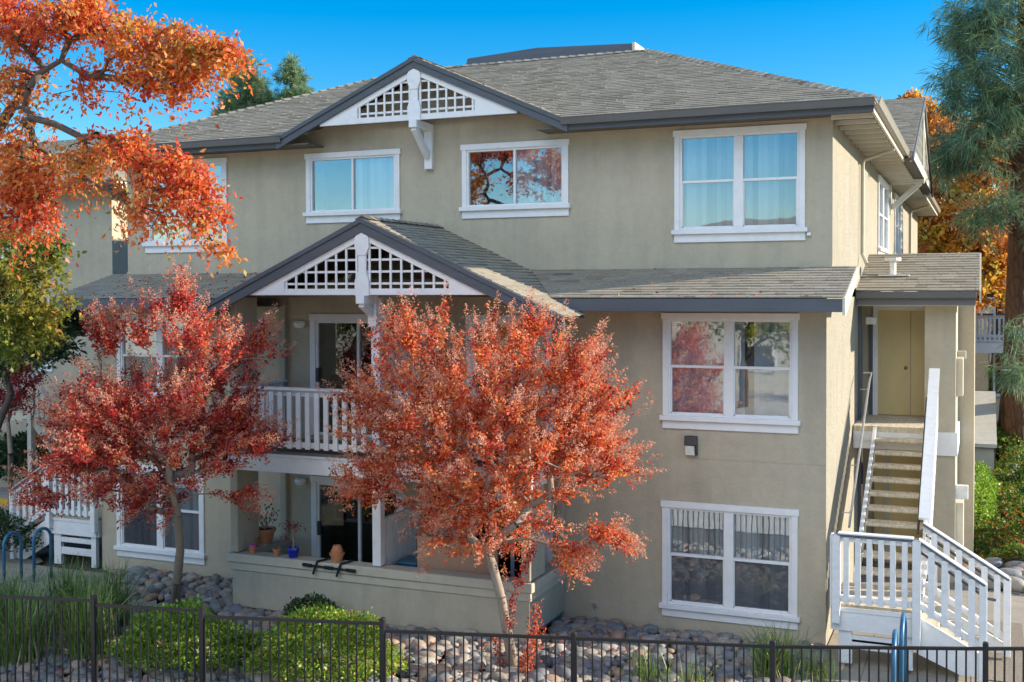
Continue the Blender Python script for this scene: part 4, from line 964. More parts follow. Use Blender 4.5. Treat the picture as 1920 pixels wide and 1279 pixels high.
P_, R_ = bed(.6, 7, 36.5, 41, .34, lambda x, y: False, .14, .26)
rocks('far_river_rocks', P_, R_, RNG.random(len(P_)), M['river_rock'], 'stuff')['label'] = 'far bed of river rocks around the pine trunk'
P_, R_ = bed(-.15, 1.9, 21.75, 23.4, .33, lambda x, y: False, .15, .22, -.02)
rocks('border_rocks', P_, R_, RNG.random(len(P_)), M['river_rock'], 'stuff', 14, 9)['label'] = 'large rounded border rocks between the walkway and the flower bed'

n = 2600; P_ = np.stack([RNG.uniform(-15, -2.2, n), 12 + 5.2 * RNG.random(n), RNG.uniform(-.02, .07, n)], 1); w_ = np.exp(-((P_[:, 0] + 7) / 3.2) ** 2) + .8 * np.exp(-((P_[:, 0] + 12.5) / 2) ** 2); P_ = P_[(RNG.random(n) < w_) & ~((P_[:, 0] > px0 - .1) & (P_[:, 0] < px1 + .1) & (P_[:, 1] > PY - .1))]; n = len(P_)
D_ = RNG.normal(size=(n, 3)); D_[:, 2] *= .3; o = leaves(P_, D_, RNG.uniform(.04, .075, n), RNG.uniform(.02, .04, n), RNG.random(n), 'fallen_leaves', M['leaf_red'], None); o['kind'] = 'stuff'; o['label'] = 'red and orange leaves fallen among the river rocks'
n = 520; x_ = RNG.uniform(-15.5, -2.2, n); y_ = RNG.uniform(SY, YU, n); P_ = np.stack([x_, y_, SZ + (y_ - SY) * sl_ + .03], 1); P_ = P_[(np.abs(x_ + 8.88) > 3.2) & (RNG.random(n) < np.where(x_ < -11, 1, .2))]; n = len(P_)
D_ = RNG.normal(size=(n, 3)); D_[:, 2] *= .2; o = leaves(P_, D_, np.full(n, .06), np.full(n, .035), RNG.random(n), 'roof_leaves', M['leaf_red'], None); o['kind'] = 'stuff'; o['label'] = 'scattered dead leaves lying on the low roof'

# ================================================================== TREES AND PLANTS
def tree_crape(label, trunk, tr, ells, ntips, mat, shoots, nleaf, seedf, centre, L=.058, ell_up=.35, sl=.38, lpow=.46):
    T = thing('crape_myrtle', label, 'tree', tuple(trunk[0]))
    tips = inside(ells, ntips)
    nodes, par, rr, out = grow(trunk, tips, .0045, .5, .055, .12)
    for i in range(len(trunk)): rr[i] = tr[i]
    limbs(nodes, par, rr, 'trunk', M['bark_pale'], T, len(trunk))
    P, D, E, tt = foliage(nodes, par, out, shoots, nleaf, sl, L, .03, .12, .42, centre, ell_up)
    n = len(P); tint = np.clip(tt * .6 + RNG.random(n) * .42, 0, 1)
    # leaves low in the crown turn yellow-orange, outer tips redder
    s = RNG.uniform(.6, 1.25, n)
    leaves(P, D, L * s, L * .5 * s, tint, 'crown', mat, T)
    # seed heads on the shoot ends
    keep = E[RNG.random(len(E)) < seedf]; k = 46
    ax = unit(keep - np.array(centre) + np.array([0, 0, .4])); f = RNG.random((len(keep), k))
    Q = keep[:, None] + ax[:, None] * (f * .22)[..., None] + RNG.normal(size=(len(keep), k, 3)) * ((1 - f) * .040 + .006)[..., None]
    Q = Q.reshape(-1, 3); n = len(Q)
    leaves(Q, RNG.normal(size=(n, 3)), np.full(n, .026), np.full(n, .017), RNG.random(n), 'seed_heads', M['seed'], T)
    return T
def E_(u, v, Y, ru, rv, w, ry=None):
    s = ppm(u, Y); c = at(u, v, Y); return (c, (ru / s, ry or ru / s * .9, rv / s), w)
# right tree
Y0 = 14.35
trk = [atz(966, 1262, -.12), at(952, 1190, Y0 + .05), at(940, 1120, Y0), at(922, 1055, Y0), at(915, 1035, Y0)]
ells = [E_(930, 800, Y0, 215, 172, 10), E_(760, 800, Y0 - .2, 110, 130, 3), E_(700, 900, Y0, 65, 35, .8), E_(1090, 775, Y0, 75, 95, 1.9), E_(900, 960, Y0, 160, 75, 2.4), E_(1110, 860, Y0 + .2, 80, 60, 1), E_(1140, 1000, Y0, 45, 14, .22), E_(1060, 1040, Y0, 35, 30, .3),
        E_(770, 640, Y0, 70, 55, .8), E_(960, 640, Y0, 100, 40, .8), E_(1075, 690, Y0, 60, 45, .6), E_(680, 750, Y0, 40, 35, .3), E_(1185, 745, Y0, 45, 18, .25), E_(830, 590, Y0, 12, 35, .08), E_(995, 610, Y0, 12, 22, .08), E_(1100, 640, Y0, 10, 26, .07)]
tree_crape('sunlit orange red crape myrtle in front of the porch, larger of the two front trees', trk, [.085, .072, .064, .066, .05], ells, 600, M['leaf_red'], 4, 22, .5, at(925, 850, Y0), L=.062, sl=.40)
# basal suckers of the right tree
def sprout(label, pts, mat, n, r0, tip=None):
    T = thing('tree_sucker', label, 'shoot', tuple(pts[0])); b_ = MB(); b_.tube(pts, [.014, .011, .008, .004][:len(pts)], 6); b_.build('stem', M['bark_pale'], T)
    A = np.array([tuple(p) for p in pts]); seg = RNG.integers(0, len(A) - 1, n); f = RNG.random(n)[:, None]; P = A[seg] * (1 - f) + A[seg + 1] * f + RNG.normal(size=(n, 3)) * r0
    leaves(P, RNG.normal(size=(n, 3)) + [0, 0, .3], RNG.uniform(.035, .06, n), np.full(n, .026), np.clip(RNG.random(n) * .8, 0, 1) if tip is None else RNG.random(n), 'leaves', mat, T)
sprout('thin leafy red shoot leaning right off the sunlit tree trunk', [at(955, 1180, 14.3), at(962, 1120, 14.25), at(985, 1060, 14.2), at(1000, 1020, 14.2)], M['leaf_crimson'], 420, .035)
sprout('upright sucker with orange leaves and a green tip right of the sunlit tree trunk', [at(975, 1275, 14.4), at(990, 1230, 14.4), at(1003, 1190, 14.4), at(1003, 1130, 14.4)], M['leaf_red'], 420, .05)
sprout('low reddish sucker close against the foot of the sunlit tree trunk', [at(985, 1290, 14.5), at(985, 1250, 14.5), at(996, 1215, 14.5), at(1010, 1180, 14.5)], M['leaf_red'], 380, .06)
sprout('short sucker with rusty leaves left of the sunlit tree trunk', [at(945, 1275, 14.5), at(938, 1240, 14.5), at(930, 1215, 14.5), at(932, 1195, 14.5)], M['leaf_red'], 130, .03)
# left tree
Y1 = 13.45
trk = [atz(328, 1142, -.12), at(332, 1090, 14.6), at(338, 1030, 14.3), at(333, 965, 14.0), at(330, 950, 13.95)]
ells = [E_(300, 800, Y1 + .3, 170, 120, 9), E_(200, 800, Y1 - .5, 110, 90, 4), E_(150, 880, Y1 - .7, 85, 45, 1.8), E_(90, 935, Y1 - .8, 45, 25, .5), E_(400, 720, Y1 + .7, 90, 100, 2.5), E_(470, 650, Y1 + .9, 45, 50, .6), E_(340, 640, Y1 + .1, 120, 70, 2), E_(340, 560, Y1, 22, 35, .25), E_(280, 590, Y1, 25, 35, .3),
        E_(200, 640, Y1 - .3, 40, 50, .8), E_(430, 830, Y1 + .8, 70, 70, 1.5), E_(440, 930, Y1 + .8, 40, 14, .35), E_(270, 930, Y1 + .2, 90, 50, 1.2), E_(130, 790, Y1 - .6, 40, 40, .6), E_(495, 830, Y1 + 1, 25, 30, .3)]
tree_crape('crimson crape myrtle, mostly shaded, growing left of the porch in front of the windows', trk, [.085, .075, .066, .066, .05], ells, 500, M['leaf_crimson'], 4, 21, .42, at(310, 850, Y1 + .3), L=.064, sl=.40)

def tree_leafy(name, label, trunk, tr, ells, ntips, mat, L, W, shoots, nleaf, sl, centre, bark, group=None, first=None, droop=.3, tl=0, th=1, rtip=.006, up=0, spread=.5, rmax=.09):
    T = thing(name, label, 'tree', tuple(trunk[0]), group)
    tips = inside(ells, ntips); nodes, par, rr, out = grow(trunk, tips, rtip, .48, rmax, .14)
    for i in range(len(trunk)): rr[i] = tr[i]
    limbs(nodes, par, rr, 'trunk', bark, T, len(trunk))
    P, D, E, tt = foliage(nodes, par, out, shoots, nleaf, sl, L, W, droop, spread, centre, up)
    n = len(P); wv = .5 + .5 * np.sin(P[:, 0] * 1.9 + P[:, 2] * 2.3 + 1.2 * np.sin(P[:, 1] * 2.1)); tint = tl + (th - tl) * np.clip(tt * .42 + RNG.random(n) * .36 + wv * .24, 0, 1); s = RNG.uniform(.5, 1.25, n)
    leaves(P, D, L * s, W * s, tint, 'crown', mat, T); return T
# big orange tree overhanging from the upper left
Y2 = 11.0
trk = [atz(-330, 1350, -.12), at(-260, 900, Y2), at(-160, 560, Y2), at(-60, 330, Y2), at(20, 205, Y2), at(75, 137, Y2), at(115, 113, Y2)]
ells = [E_(30, 40, Y2, 80, 60, 3.2), E_(150, 30, Y2, 90, 45, 3.6), E_(270, 70, Y2, 90, 48, 4.2), E_(360, 95, Y2, 60, 42, 2.8), E_(425, 95, Y2, 32, 24, .9), E_(300, 135, Y2, 90, 32, 2.2), E_(170, 150, Y2, 90, 45, 1.1), E_(40, 150, Y2, 60, 60, 1.0), E_(40, 240, Y2, 70, 40, 1.2), E_(-50, 200, Y2, 60, 140, 2), E_(220, 195, Y2, 40, 20, .35), E_(335, 180, Y2, 16, 22, .3),
        E_(50, 320, Y2, 70, 60, 3.6), E_(50, 400, Y2, 70, 45, 2.2), E_(150, 300, Y2, 60, 42, 1.5), E_(230, 275, Y2, 60, 38, 1.1), E_(310, 320, Y2, 75, 45, 2.6), E_(365, 345, Y2, 45, 35, 1.2), E_(385, 400, Y2, 32, 38, .7), E_(300, 385, Y2, 55, 50, 1.0), E_(415, 462, Y2, 14, 16, .25), E_(230, 350, Y2, 50, 50, .6)]
tree_leafy('pear_tree', 'large orange red pear tree overhanging the upper left corner of the scene', trk, [.22, .18, .15, .10, .06, .04, .03], ells, 900, M['leaf_pear'], .084, .040, 3, 9, .38, at(150, 250, Y2), M['bark'], droop=.6, tl=.0, th=.95, rtip=.0042, rmax=.042, spread=.95)
# yellow green tree below it, dark evergreen, shaded red tree
Y3 = 12.6
trk = [atz(-250, 1250, -.12), at(-180, 900, Y3), at(-90, 720, Y3), at(-20, 610, Y3)]
ells = [E_(40, 500, Y3, 75, 70, 4), E_(60, 600, Y3, 60, 50, 2), E_(10, 580, Y3, 60, 90, 3), E_(100, 470, Y3, 35, 30, .6), E_(120, 560, Y3, 20, 30, .3)]
tree_leafy('pear_tree', 'yellow green leaved tree at the left edge under the orange branches', trk, [.13, .11, .08, .05], ells, 230, M['leaf_olive'], .085, .045, 3, 13, .32, at(20, 620, Y3), M['bark'], droop=.5, tl=.1, th=1, rtip=.005, rmax=.05)
Y4 = 17.0
trk = [atz(-60, 1010, -.12), at(-30, 860, Y4), at(20, 740, Y4)]
ells = [E_(60, 620, Y4, 80, 55, 4), E_(10, 640, Y4, 70, 60, 3), E_(130, 600, Y4, 30, 30, .7), E_(100, 660, Y4, 40, 30, .8)]
tree_leafy('evergreen_tree', 'dark glossy evergreen tree below the yellow green tree', trk, [.12, .1, .06], ells, 210, M['leaf_dark'], .12, .05, 3, 14, .38, at(40, 660, Y4), M['bark'], droop=.2, rtip=.006, rmax=.05)
trk = [atz(20, 960, -.12), at(20, 850, 19), at(15, 790, 19)]
ells = [E_(15, 730, 19, 60, 50, 3), E_(40, 690, 19, 40, 30, 1), E_(-30, 740, 19, 50, 60, 2)]
tree_leafy('crape_myrtle', 'dim dark red tree in the shade at the far left edge', trk, [.07, .06, .04], ells, 110, M['leaf_crimson'], .07, .035, 3, 22, .4, at(10, 760, 19), M['bark_pale'], tl=0, th=.45)

def pine(name, label, base, top, rad0, ells, ntips, tuft, L, wd, bark, group=None, droop=.5, trk=None, tint=(0, 1)):
    T = thing(name, label, 'tree', tuple(base), group)
    n = 7; trunk = [np.array(base) + (np.array(top) - np.array(base)) * (i / (n - 1)) for i in range(n)]
    tips = inside(ells, ntips)
    # boughs leave the trunk near their own height
    t = MB(); pts = [tuple(p) for p in trunk]; rs = [rad0 * (1 - .75 * i / (n - 1)) for i in range(n)]; rs[0] *= 1.25; t.tube(pts, rs, 16); t.build('trunk', bark, T, smooth=True)
    b_ = MB(); dirs = []
    for q in tips:
        f = (q[2] - base[2] - .12 * np.linalg.norm(q[:2] - np.array(base)[:2])) / (top[2] - base[2]); f = min(.985, max(.1, f)); a = np.array(base) + (np.array(top) - np.array(base)) * f
        m1 = a + (q - a) * .5 + np.array([0, 0, .06 * np.linalg.norm(q - a)]) + RNG.normal(size=3) * .08
        d = np.linalg.norm(q - a); r = .012 + .008 * d
        b_.tube([a, m1, q], [r, r * .7, .012], 4, cap=False); dirs.append(unit(q - m1))
    b_.build('boughs', bark, T)
    D = np.array(dirs); ns = 5; C = np.repeat(tips, ns, 0); DD = np.repeat(D, ns, 0) + RNG.normal(size=(len(C), 3)) * .7; DD = unit(DD); C = C + DD * L * RNG.uniform(-.2, 1.3, (len(C), 1))
    k = tuft; P = np.repeat(C, k, 0) + RNG.normal(size=(len(C) * k, 3)) * L * .12; Dn = unit(np.repeat(DD, k, 0) * .8 + RNG.normal(size=P.shape) * .55 + np.array([0, 0, -droop]))
    tt = np.repeat(RNG.random(len(C)), k); n = len(P)
    leaves(P, Dn, L * RNG.uniform(.7, 1.2, n), np.full(n, wd), tint[0] + (tint[1] - tint[0]) * np.clip(tt * .6 + RNG.random(n) * .4, 0, 1), 'crown', M['needle'], T, 0)
    return T
YP = 34.0
ells = [E_(1850, 40, YP, 70, 70, 4, 1.3), E_(1815, 150, YP, 48, 80, 3.2, 1.3), E_(1875, 170, YP, 50, 90, 3, 1.5), E_(1850, 270, YP, 56, 50, 2.0, 1.4), E_(1790, 290, YP, 18, 50, .5, .8), E_(1875, 390, YP, 34, 36, .8, 1), E_(1840, 400, YP, 16, 26, .25, .8), E_(1905, 620, YP, 16, 20, .3, .5), E_(1908, 690, YP, 18, 16, .25, .5), E_(1990, 150, YP, 90, 200, 6, 2), E_(1980, 420, YP, 60, 120, 2, 1), E_(1930, -120, YP, 110, 140, 4, 1.8)]
pine('pine_tree', 'tall long needled pine with a thick red brown trunk at the right edge', atz(1900, 880, -.16), at(1935, -420, YP), .42, ells, 330, 20, .50, .020, M['pine_bark'], droop=.8)
YC = 46
gp = 'conifers showing above the roof'
ells = [E_(462, 120, YC, 8, 12, .6), E_(462, 150, YC, 28, 22, 2), E_(460, 190, YC, 42, 25, 4), E_(455, 230, YC, 52, 25, 5), E_(500, 195, YC, 14, 20, .8)]
pine('pine_tree', 'broad green conifer rising above the roof, left one of the pair', (at(460, 240, YC)[0], YC, -.16), at(463, 108, YC), .3, ells, 190, 24, .34, .03, M['bark'], gp, droop=-.1, tint=(.3, 1))
ells = [E_(545, 128, YC, 9, 10, .8), E_(548, 150, YC, 20, 14, 1.6), E_(560, 180, YC, 22, 12, 1.8), E_(538, 185, YC, 12, 10, .8), E_(555, 205, YC, 26, 12, 1.8)]
pine('pine_tree', 'narrow sparse conifer rising above the roof, right one of the pair', (at(545, 240, YC)[0], YC, -.16), at(545, 120, YC), .22, ells, 80, 22, .32, .03, M['bark'], gp, droop=-.1, tint=(.3, 1))
# autumn oaks behind the side gable
YO = 46
ells = [E_(1735, 250, YO, 45, 55, 3), E_(1790, 300, YO, 70, 75, 4), E_(1750, 380, YO, 60, 90, 4), E_(1830, 430, YO, 80, 80, 4), E_(1780, 480, YO, 70, 50, 3), E_(1880, 350, YO, 60, 90, 3), E_(1860, 480, YO, 60, 50, 3), E_(1850, 540, YO, 50, 30, 1), E_(1715, 205, YO, 30, 26, 1.2)]
c_ = at(1790, 600, YO)
tree_leafy('oak_tree', 'orange and gold autumn oak behind the right end of the building', [(c_[0], YO, -.16), (c_[0], YO, 2.2), (c_[0] + .1, YO, 4.2)], [.35, .3, .22], ells, 560, M['leaf_oak'], .22, .15, 3, 12, .7, at(1800, 420, YO), M['bark'], droop=.25, tl=.15, rtip=.014, rmax=.16)
c_ = at(1960, 600, 56)
ells = [E_(1900, 300, 56, 120, 140, 4), E_(1960, 450, 56, 120, 90, 3)]
tree_leafy('oak_tree', 'green gold tree far behind the pine trunk', [(c_[0], 56, -.16), (c_[0], 56, 3.5), (c_[0], 56, 6)], [.4, .35, .25], ells, 200, M['leaf_olive'], .26, .16, 3, 12, .9, at(1930, 420, 56), M['bark'], droop=.2, rtip=.018, rmax=.16)

def bush(name, label, c, R, n, L, W, mat, group=None, tl=0, th=1, lump=.14, cat='bush', inner=True):
    T = thing(name, label, cat, (c[0], c[1], -.1), group)
    d = unit(RNG.normal(size=(n, 3))); d[:, 2] = np.abs(d[:, 2]) * 1.0 - .15
    ph = RNG.random((6, 3)) * 6; lum = sum(np.sin(d @ unit(RNG.normal(size=3)) * (4 + 2 * i) + ph[i, 0]) for i in range(6)) / 6
    r = (1 + lump * lum * 1.8) * (1 - .45 * RNG.random(n) ** 2.2); r = r * np.where(RNG.random(n) < .05, 1 + .16 * RNG.random(n), 1)
    P = np.array(c) + d * r[:, None] * np.array(R); P[:, 2] = np.maximum(P[:, 2], -.05)
    D = unit(d + RNG.normal(size=(n, 3)) * .8 + [0, 0, .3]); s = RNG.uniform(.6, 1.2, n)
    leaves(P, D, L * s, W * s, tl + (th - tl) * RNG.random(n), 'foliage', mat, T)
    b_ = MB()
    for k in range(14):
        q = np.array(c) + unit(RNG.normal(size=3)) * np.array(R) * .8; q[2] = abs(q[2] - c[2]) + c[2]; b_.tube([(c[0], c[1], -.12), tuple((np.array(c) + q) / 2), tuple(q)], [.012, .009, .005], 5, cap=False)
    b_.build('stems', M['bark'], T); return T
c = at(340, 1245, 12.9); bush('round_bush', 'round green bush behind the fence below the left tree trunk', (c[0], c[1], .25), (.98, .75, .62), 9000, .06, .036, M['leaf_bush'], tl=0, th=.85)
c = at(612, 1260, 13.3); bush('round_bush', 'largest round sunlit bush beside the fence post in front of the porch', (c[0], c[1], .22), (1.0, .8, .75), 11000, .055, .034, M['leaf_bush'], tl=.1, th=1)
c = at(585, 1175, 15.1); bush('round_bush', 'small dark green bush tucked against the porch wall', (c[0], c[1], .2), (.46, .35, .34), 2600, .05, .03, M['leaf_dark'], tl=.5, th=1)
c = at(480, 1255, 13.4); bush('round_bush', 'low grey green bush in the shade between the two round bushes', (c[0], c[1], .12), (.42, .4, .36), 2200, .05, .024, M['leaf_bush'], tl=0, th=.35)
def straps(label, c, n, h, spr, tl=0, th=1, grp='clumps of strappy grass-like plants', wd=.02):
    V = []; F = []; tt = []
    for k in range(n):
        a = random.random() * 2 * math.pi; L = h * random.uniform(.55, 1.15); lean = random.uniform(.1, 1) * spr; x = c[0] + random.gauss(0, .13); y = c[1] + random.gauss(0, .13); w = wd * random.uniform(.6, 1.2)
        o = len(V); m_ = 6; dx, dy = math.cos(a), math.sin(a)
        for i in range(m_ + 1):
            f = i / m_; rr_ = lean * L * (f ** 1.8); z = L * (f - .35 * lean * f ** 3); ww = w * (1 - f) ** .6 * .5 + .0008
            V += [(x + dx * rr_ - dy * ww, y + dy * rr_ + dx * ww, -.1 + z), (x + dx * rr_ + dy * ww, y + dy * rr_ - dx * ww, -.1 + z)]
        t = tl + (th - tl) * random.random()
        for i in range(m_): F.append((o + 2 * i, o + 2 * i + 1, o + 2 * i + 3, o + 2 * i + 2)); tt.append(t)
    o = quads('strap_plant', np.array(V), np.array(F), np.array(tt), M['blade']); return tag(o, label, 'plant', grp)
spots = [(-14.2, 13.3, 'strappy green plant at the left frame edge by the bike rack'), (-13.5, 13.9, 'tall strappy green plant right behind the fence rail near the bike racks'), (-12.75, 14.1, 'strappy green plant next to the river rocks below the left staircase'), (-12.55, 13.35, 'strappy plant behind the first fence post from the left'), (-13.3, 12.9, 'strappy plant with dry seed stalks close to the fence'), (-12.0, 12.75, 'strappy plant spilling over the rocks right of the first fence post'), (-12.7, 12.2, 'lowest strappy plant against the left fence panel'), (-13.9, 12.2, 'strappy plant in the bottom left corner')]
for x, y, lb in spots: straps(lb, (x, y), 300, 1.12, .85, .1, 1)
c = atz(1215, 1285, -.1); straps('small strappy plant in the rocks between the two middle fence posts', c, 110, .55, .9, .2, 1, wd=.016)
c = atz(1300, 1300, -.1); straps('sparse dry strappy plant among the sunlit rocks', c, 60, .5, 1, .5, 1, wd=.014)
c = atz(1450, 1280, -.1); straps('large strappy grass clump behind the fence post under the lower right window', c, 300, .8, .9, .1, 1, wd=.018)
c = atz(1530, 1278, -.1); straps('dry strappy grass clump next to the right staircase', c, 150, .5, 1.1, .5, 1, wd=.012)
# flower bed beyond the walkway
def mass(name, label, x0, x1, y0, y1, hfun, dens, L, W, mat, tl, th):
    n = int((x1 - x0) * (y1 - y0) * dens); x = RNG.uniform(x0, x1, n); y = RNG.uniform(y0, y1, n); h = hfun(x, y); z = -.1 + h * RNG.random(n) ** .35
    P = np.stack([x, y, z], 1); D = unit(RNG.normal(size=(n, 3)) + [0, 0, .5]); s = RNG.uniform(.6, 1.2, n)
    o = leaves(P, D, L * s, W * s, tl + (th - tl) * RNG.random(n), name, mat, None); o['kind'] = 'stuff'; o['label'] = label; return o
hf = lambda x, y: .45 + .25 * np.sin(x * 2.1 + y * .7) + .18 * np.sin(x * 5 - y * 1.9) + .12 * np.sin(y * 3.3)
mass('flowering_groundcover', 'bed of green and yellow shrubs dotted with red flowers', -.1, 9, 23.6, 29.5, hf, 900, .10, .05, M['leaf_bed'], 0, 1)
mass('green_groundcover', 'darker green groundcover with red flowers before the pine', .3, 9, 29.5, 35.5, hf, 500, .12, .06, M['leaf_bed'], 0, .93)
c = at(1865, 835, 36); bush('shrub', 'pale glossy shrub at the foot of the pine', (c[0] - .3, 36.8, .5), (1.1, .8, .9), 2600, .14, .08, M['leaf_olive'], tl=0, th=.5)
bush('hedge_shrub', 'clipped green hedge shrub by the flank of the entry wing', (-.05, 27.5, .5), (.45, 2.2, .9), 5000, .07, .04, M['leaf_bush'], tl=.1, th=.7)
c = at(40, 830, 22); bush('shrub', 'dark shaded shrub left of the far stair', (c[0], 22.6, .7), (1.5, 1, 1.1), 5000, .13, .07, M['leaf_dark'], tl=.2, th=1)
bush('shrub', 'second dark shrub behind the left walkway', (c[0] - 2.6, 22.8, .8), (1.7, 1, 1.2), 4500, .13, .07, M['leaf_dark'], tl=.2, th=1)
c = at(10, 990, 16.6); bush('shrub', 'low dark shrub at the left edge beside the left staircase', (c[0] - .9, 16.9, .3), (1.2, .8, .7), 3600, .09, .05, M['leaf_dark'], tl=.2, th=1)

# ================================================================== NEIGHBOURING BUILDINGS
N = thing('neighbour_building', 'beige stucco building with grey roof behind the left trees', 'building', (-26, 23, 0))
nw_ = [(-24.4, -22.4, 6.0, 7.6), (-24.4, -22.4, 3.2, 4.9), (-29.5, -27.5, 6.0, 7.6)]
hn = [window(N, 'y', 22.7, a, b_, c, d, 'double', (1, 1)) for a, b_, c, d in nw_]
w = MB(); wall_sheet(w, 'y', 22.7, -38, -20.4, -.3, 8, hn); wall_sheet(w, 'x', -20.4, 22.7, 34, -.3, 8, []); w.add([(-38, 22.7, -.3), (-38, 34, -.3), (-38, 34, 8), (-38, 22.7, 8)], [(3, 2, 1, 0)]); w.add([(-38, 34, -.3), (-20.4, 34, -.3), (-20.4, 34, 8), (-38, 34, 8)], [(0, 1, 2, 3)]); w.build('wall', M['stucco'], N)
r = MB(); shingles(r, [(-38.6, 22.1, 8.05), (-19.8, 22.1, 8.05), (-24, 26.3, 9.75), (-34, 26.3, 9.75)], (0, 1, .42)); shingles(r, [(-19.8, 22.1, 8.05), (-19.8, 34.6, 8.05), (-24, 30.4, 9.75), (-24, 26.3, 9.75)], (-1, 0, .42)); r.add([(-38.6, 22.1, 8.05), (-34, 26.3, 9.75), (-34, 30.4, 9.75), (-38.6, 34.6, 8.05)], [(0, 1, 2, 3)]); r.add([(-38.6, 34.6, 8.05), (-34, 30.4, 9.75), (-24, 30.4, 9.75), (-19.8, 34.6, 8.05)], [(0, 1, 2, 3)]); r.add([(-34, 26.3, 9.74), (-24, 26.3, 9.74), (-24, 30.4, 9.74), (-34, 30.4, 9.74)], [(0, 1, 2, 3)])
nr = r.build('roof', M['shingle'], N); fascia_y(nr, -38.6, -19.8, 22.09, 8.04)
f = MB(); f.box((-19.84, 22.1, 7.85), (-19.8, 34.5, 8.03)); f.box((-38.5, 22.12, 7.88), (-19.84, 22.7, 7.9)); f.box((-20.4, 22.12, 7.88), (-19.84, 34.5, 7.9)); f.build('side_fascia', M['cream'], nr)
# stair of that building
def pt2(u, v, Y): p = at(u, v, Y); return p
T = thing('neighbour_staircase', 'cream railed staircase descending behind the left trees', 'staircase', (-21, 20.5, 0))
a = at(57, 770, 20.5); c = at(112, 880, 20.5)
railing(T, (a[0], 20.5), (c[0], 20.5), a[2] - .0, c[2] + .35, .95, .17, .08, 'cream', 'stair_railing', True, 'cream')
railing(T, (a[0] - 3, 20.5), (a[0], 20.5), a[2], a[2], .95, .17, .08, 'cream', 'landing_railing', True, 'cream')
b_ = MB(); b_.bar((a[0], 20.55, a[2] - .1), (c[0], 20.55, c[2] + .25), .05, .3); b_.bar((a[0] - 3, 20.55, a[2] - .12), (a[0], 20.55, a[2] - .12), .05, .28); b_.build('stringer', M['cream'], T)
b_ = MB(); b_.box((a[0] - .06, 20.45, -.15), (a[0] + .06, 20.6, a[2] + .95)); b_.build('post', M['cream'], T)
dz = a[2] / 9
for i in range(9):
    b_ = MB(); xx = a[0] + .28 * i; b_.box((xx, 20.6, a[2] - dz * (i + 1) - .05), (xx + .3, 21.7, a[2] - dz * (i + 1))); b_.build('tread', M['tread'], T)
# far building on the right with a balcony
N = thing('far_building', 'grey beige building with a white railed balcony seen beside the pine trunk', 'building', (2, 50, 0))
s_ = FPX / (.9235 * 48)
w = MB(); wall_sheet(w, 'y', 50, -8, 16, -.3, 7.2, [(-.6, 1.6, 1.0, 2.75), (-.6, 1.6, 3.4, 5.4), (4, 6, 1.0, 2.75), (4, 6, 3.6, 5.2)]); w.add([(-8, 50, -.3), (-8, 62, -.3), (-8, 62, 7.2), (-8, 50, 7.2)], [(3, 2, 1, 0)]); w.add([(16, 50, -.3), (16, 62, -.3), (16, 62, 7.2), (16, 50, 7.2)], [(0, 1, 2, 3)]); w.build('wall', M['stucco'], N)
for x0, x1, z0, z1 in [(-.6, 1.6, 1.0, 2.75), (-.6, 1.6, 3.4, 5.4), (4, 6, 1.0, 2.75), (4, 6, 3.6, 5.2)]:
    f = MB(); f.box((x0 - .08, 49.94, z1), (x1 + .08, 50, z1 + .12)); f.box((x0 - .08, 49.94, z0 - .12), (x1 + .08, 50, z0)); f.box((x0 - .08, 49.95, z0), (x0, 50, z1)); f.box((x1, 49.95, z0), (x1 + .08, 50, z1)); mc = (x0 + x1) / 2; f.box((mc - .04, 49.97, z0), (mc + .04, 50.02, z1)); f = f.build('window', M['white'], N)
    g = MB(); g.box((x0, 50.04, z0), (x1, 50.05, z1)); g.build('pane', M['glass'], f)
    g = MB(); g.box((x0 - .1, 50.6, z0 - .1), (x1 + .1, 50.65, z1 + .1)); g.build('dark_room', M['room'], f)
w = MB(); w.box((-1.2, 48.2, 2.75), (3.2, 50, 3.15)); sl3 = w.build('balcony_slab', M['white'], N)
railing(N, (-1.2, 48.25), (3.2, 48.25), 3.15, 3.15, 1.05, .17, .08, 'white', split=False)
w = MB(); w.box((-1.2, 48.2, -.1), (3.2, 48.4, .95)); w.build('porch_wall', M['stucco'], N)
r = MB(); shingles(r, [(-8.6, 49.4, 7.1), (16.6, 49.4, 7.1), (12, 54, 9), (-4, 54, 9)], (0, 1, .41), .3); r.add([(-8.6, 49.4, 7.1), (-4, 54, 9), (-4, 58, 9), (-8.6, 62.6, 7.1)], [(0, 1, 2, 3)], .4); r.add([(16.6, 49.4, 7.1), (16.6, 62.6, 7.1), (12, 58, 9), (12, 54, 9)], [(0, 1, 2, 3)], .4); r.add([(-8.6, 62.6, 7.1), (-4, 58, 9), (12, 58, 9), (16.6, 62.6, 7.1)], [(0, 1, 2, 3)], .4); r.add([(-4, 54, 8.99), (12, 54, 8.99), (12, 58, 8.99), (-4, 58, 8.99)], [(0, 1, 2, 3)], .4)
r.build('roof', M['shingle'], N)
# beige stair flank beyond the entry wing
T = thing('stair_wall', 'low beige stair side wall beyond the entry wing', 'stair wall', (0, 38, 0))
w = MB(); w.prism([(38, -.1), (38, 2.0), (34.0, .9), (34.0, -.1)], 'x', -.45, .35); w.build('wall', M['beige_trim'], T); w = MB(); w.prism([(38, 2.0), (38, 2.1), (33.9, .98), (33.9, .88)], 'x', -.5, .42); w.build('cap', M['cream'], T)
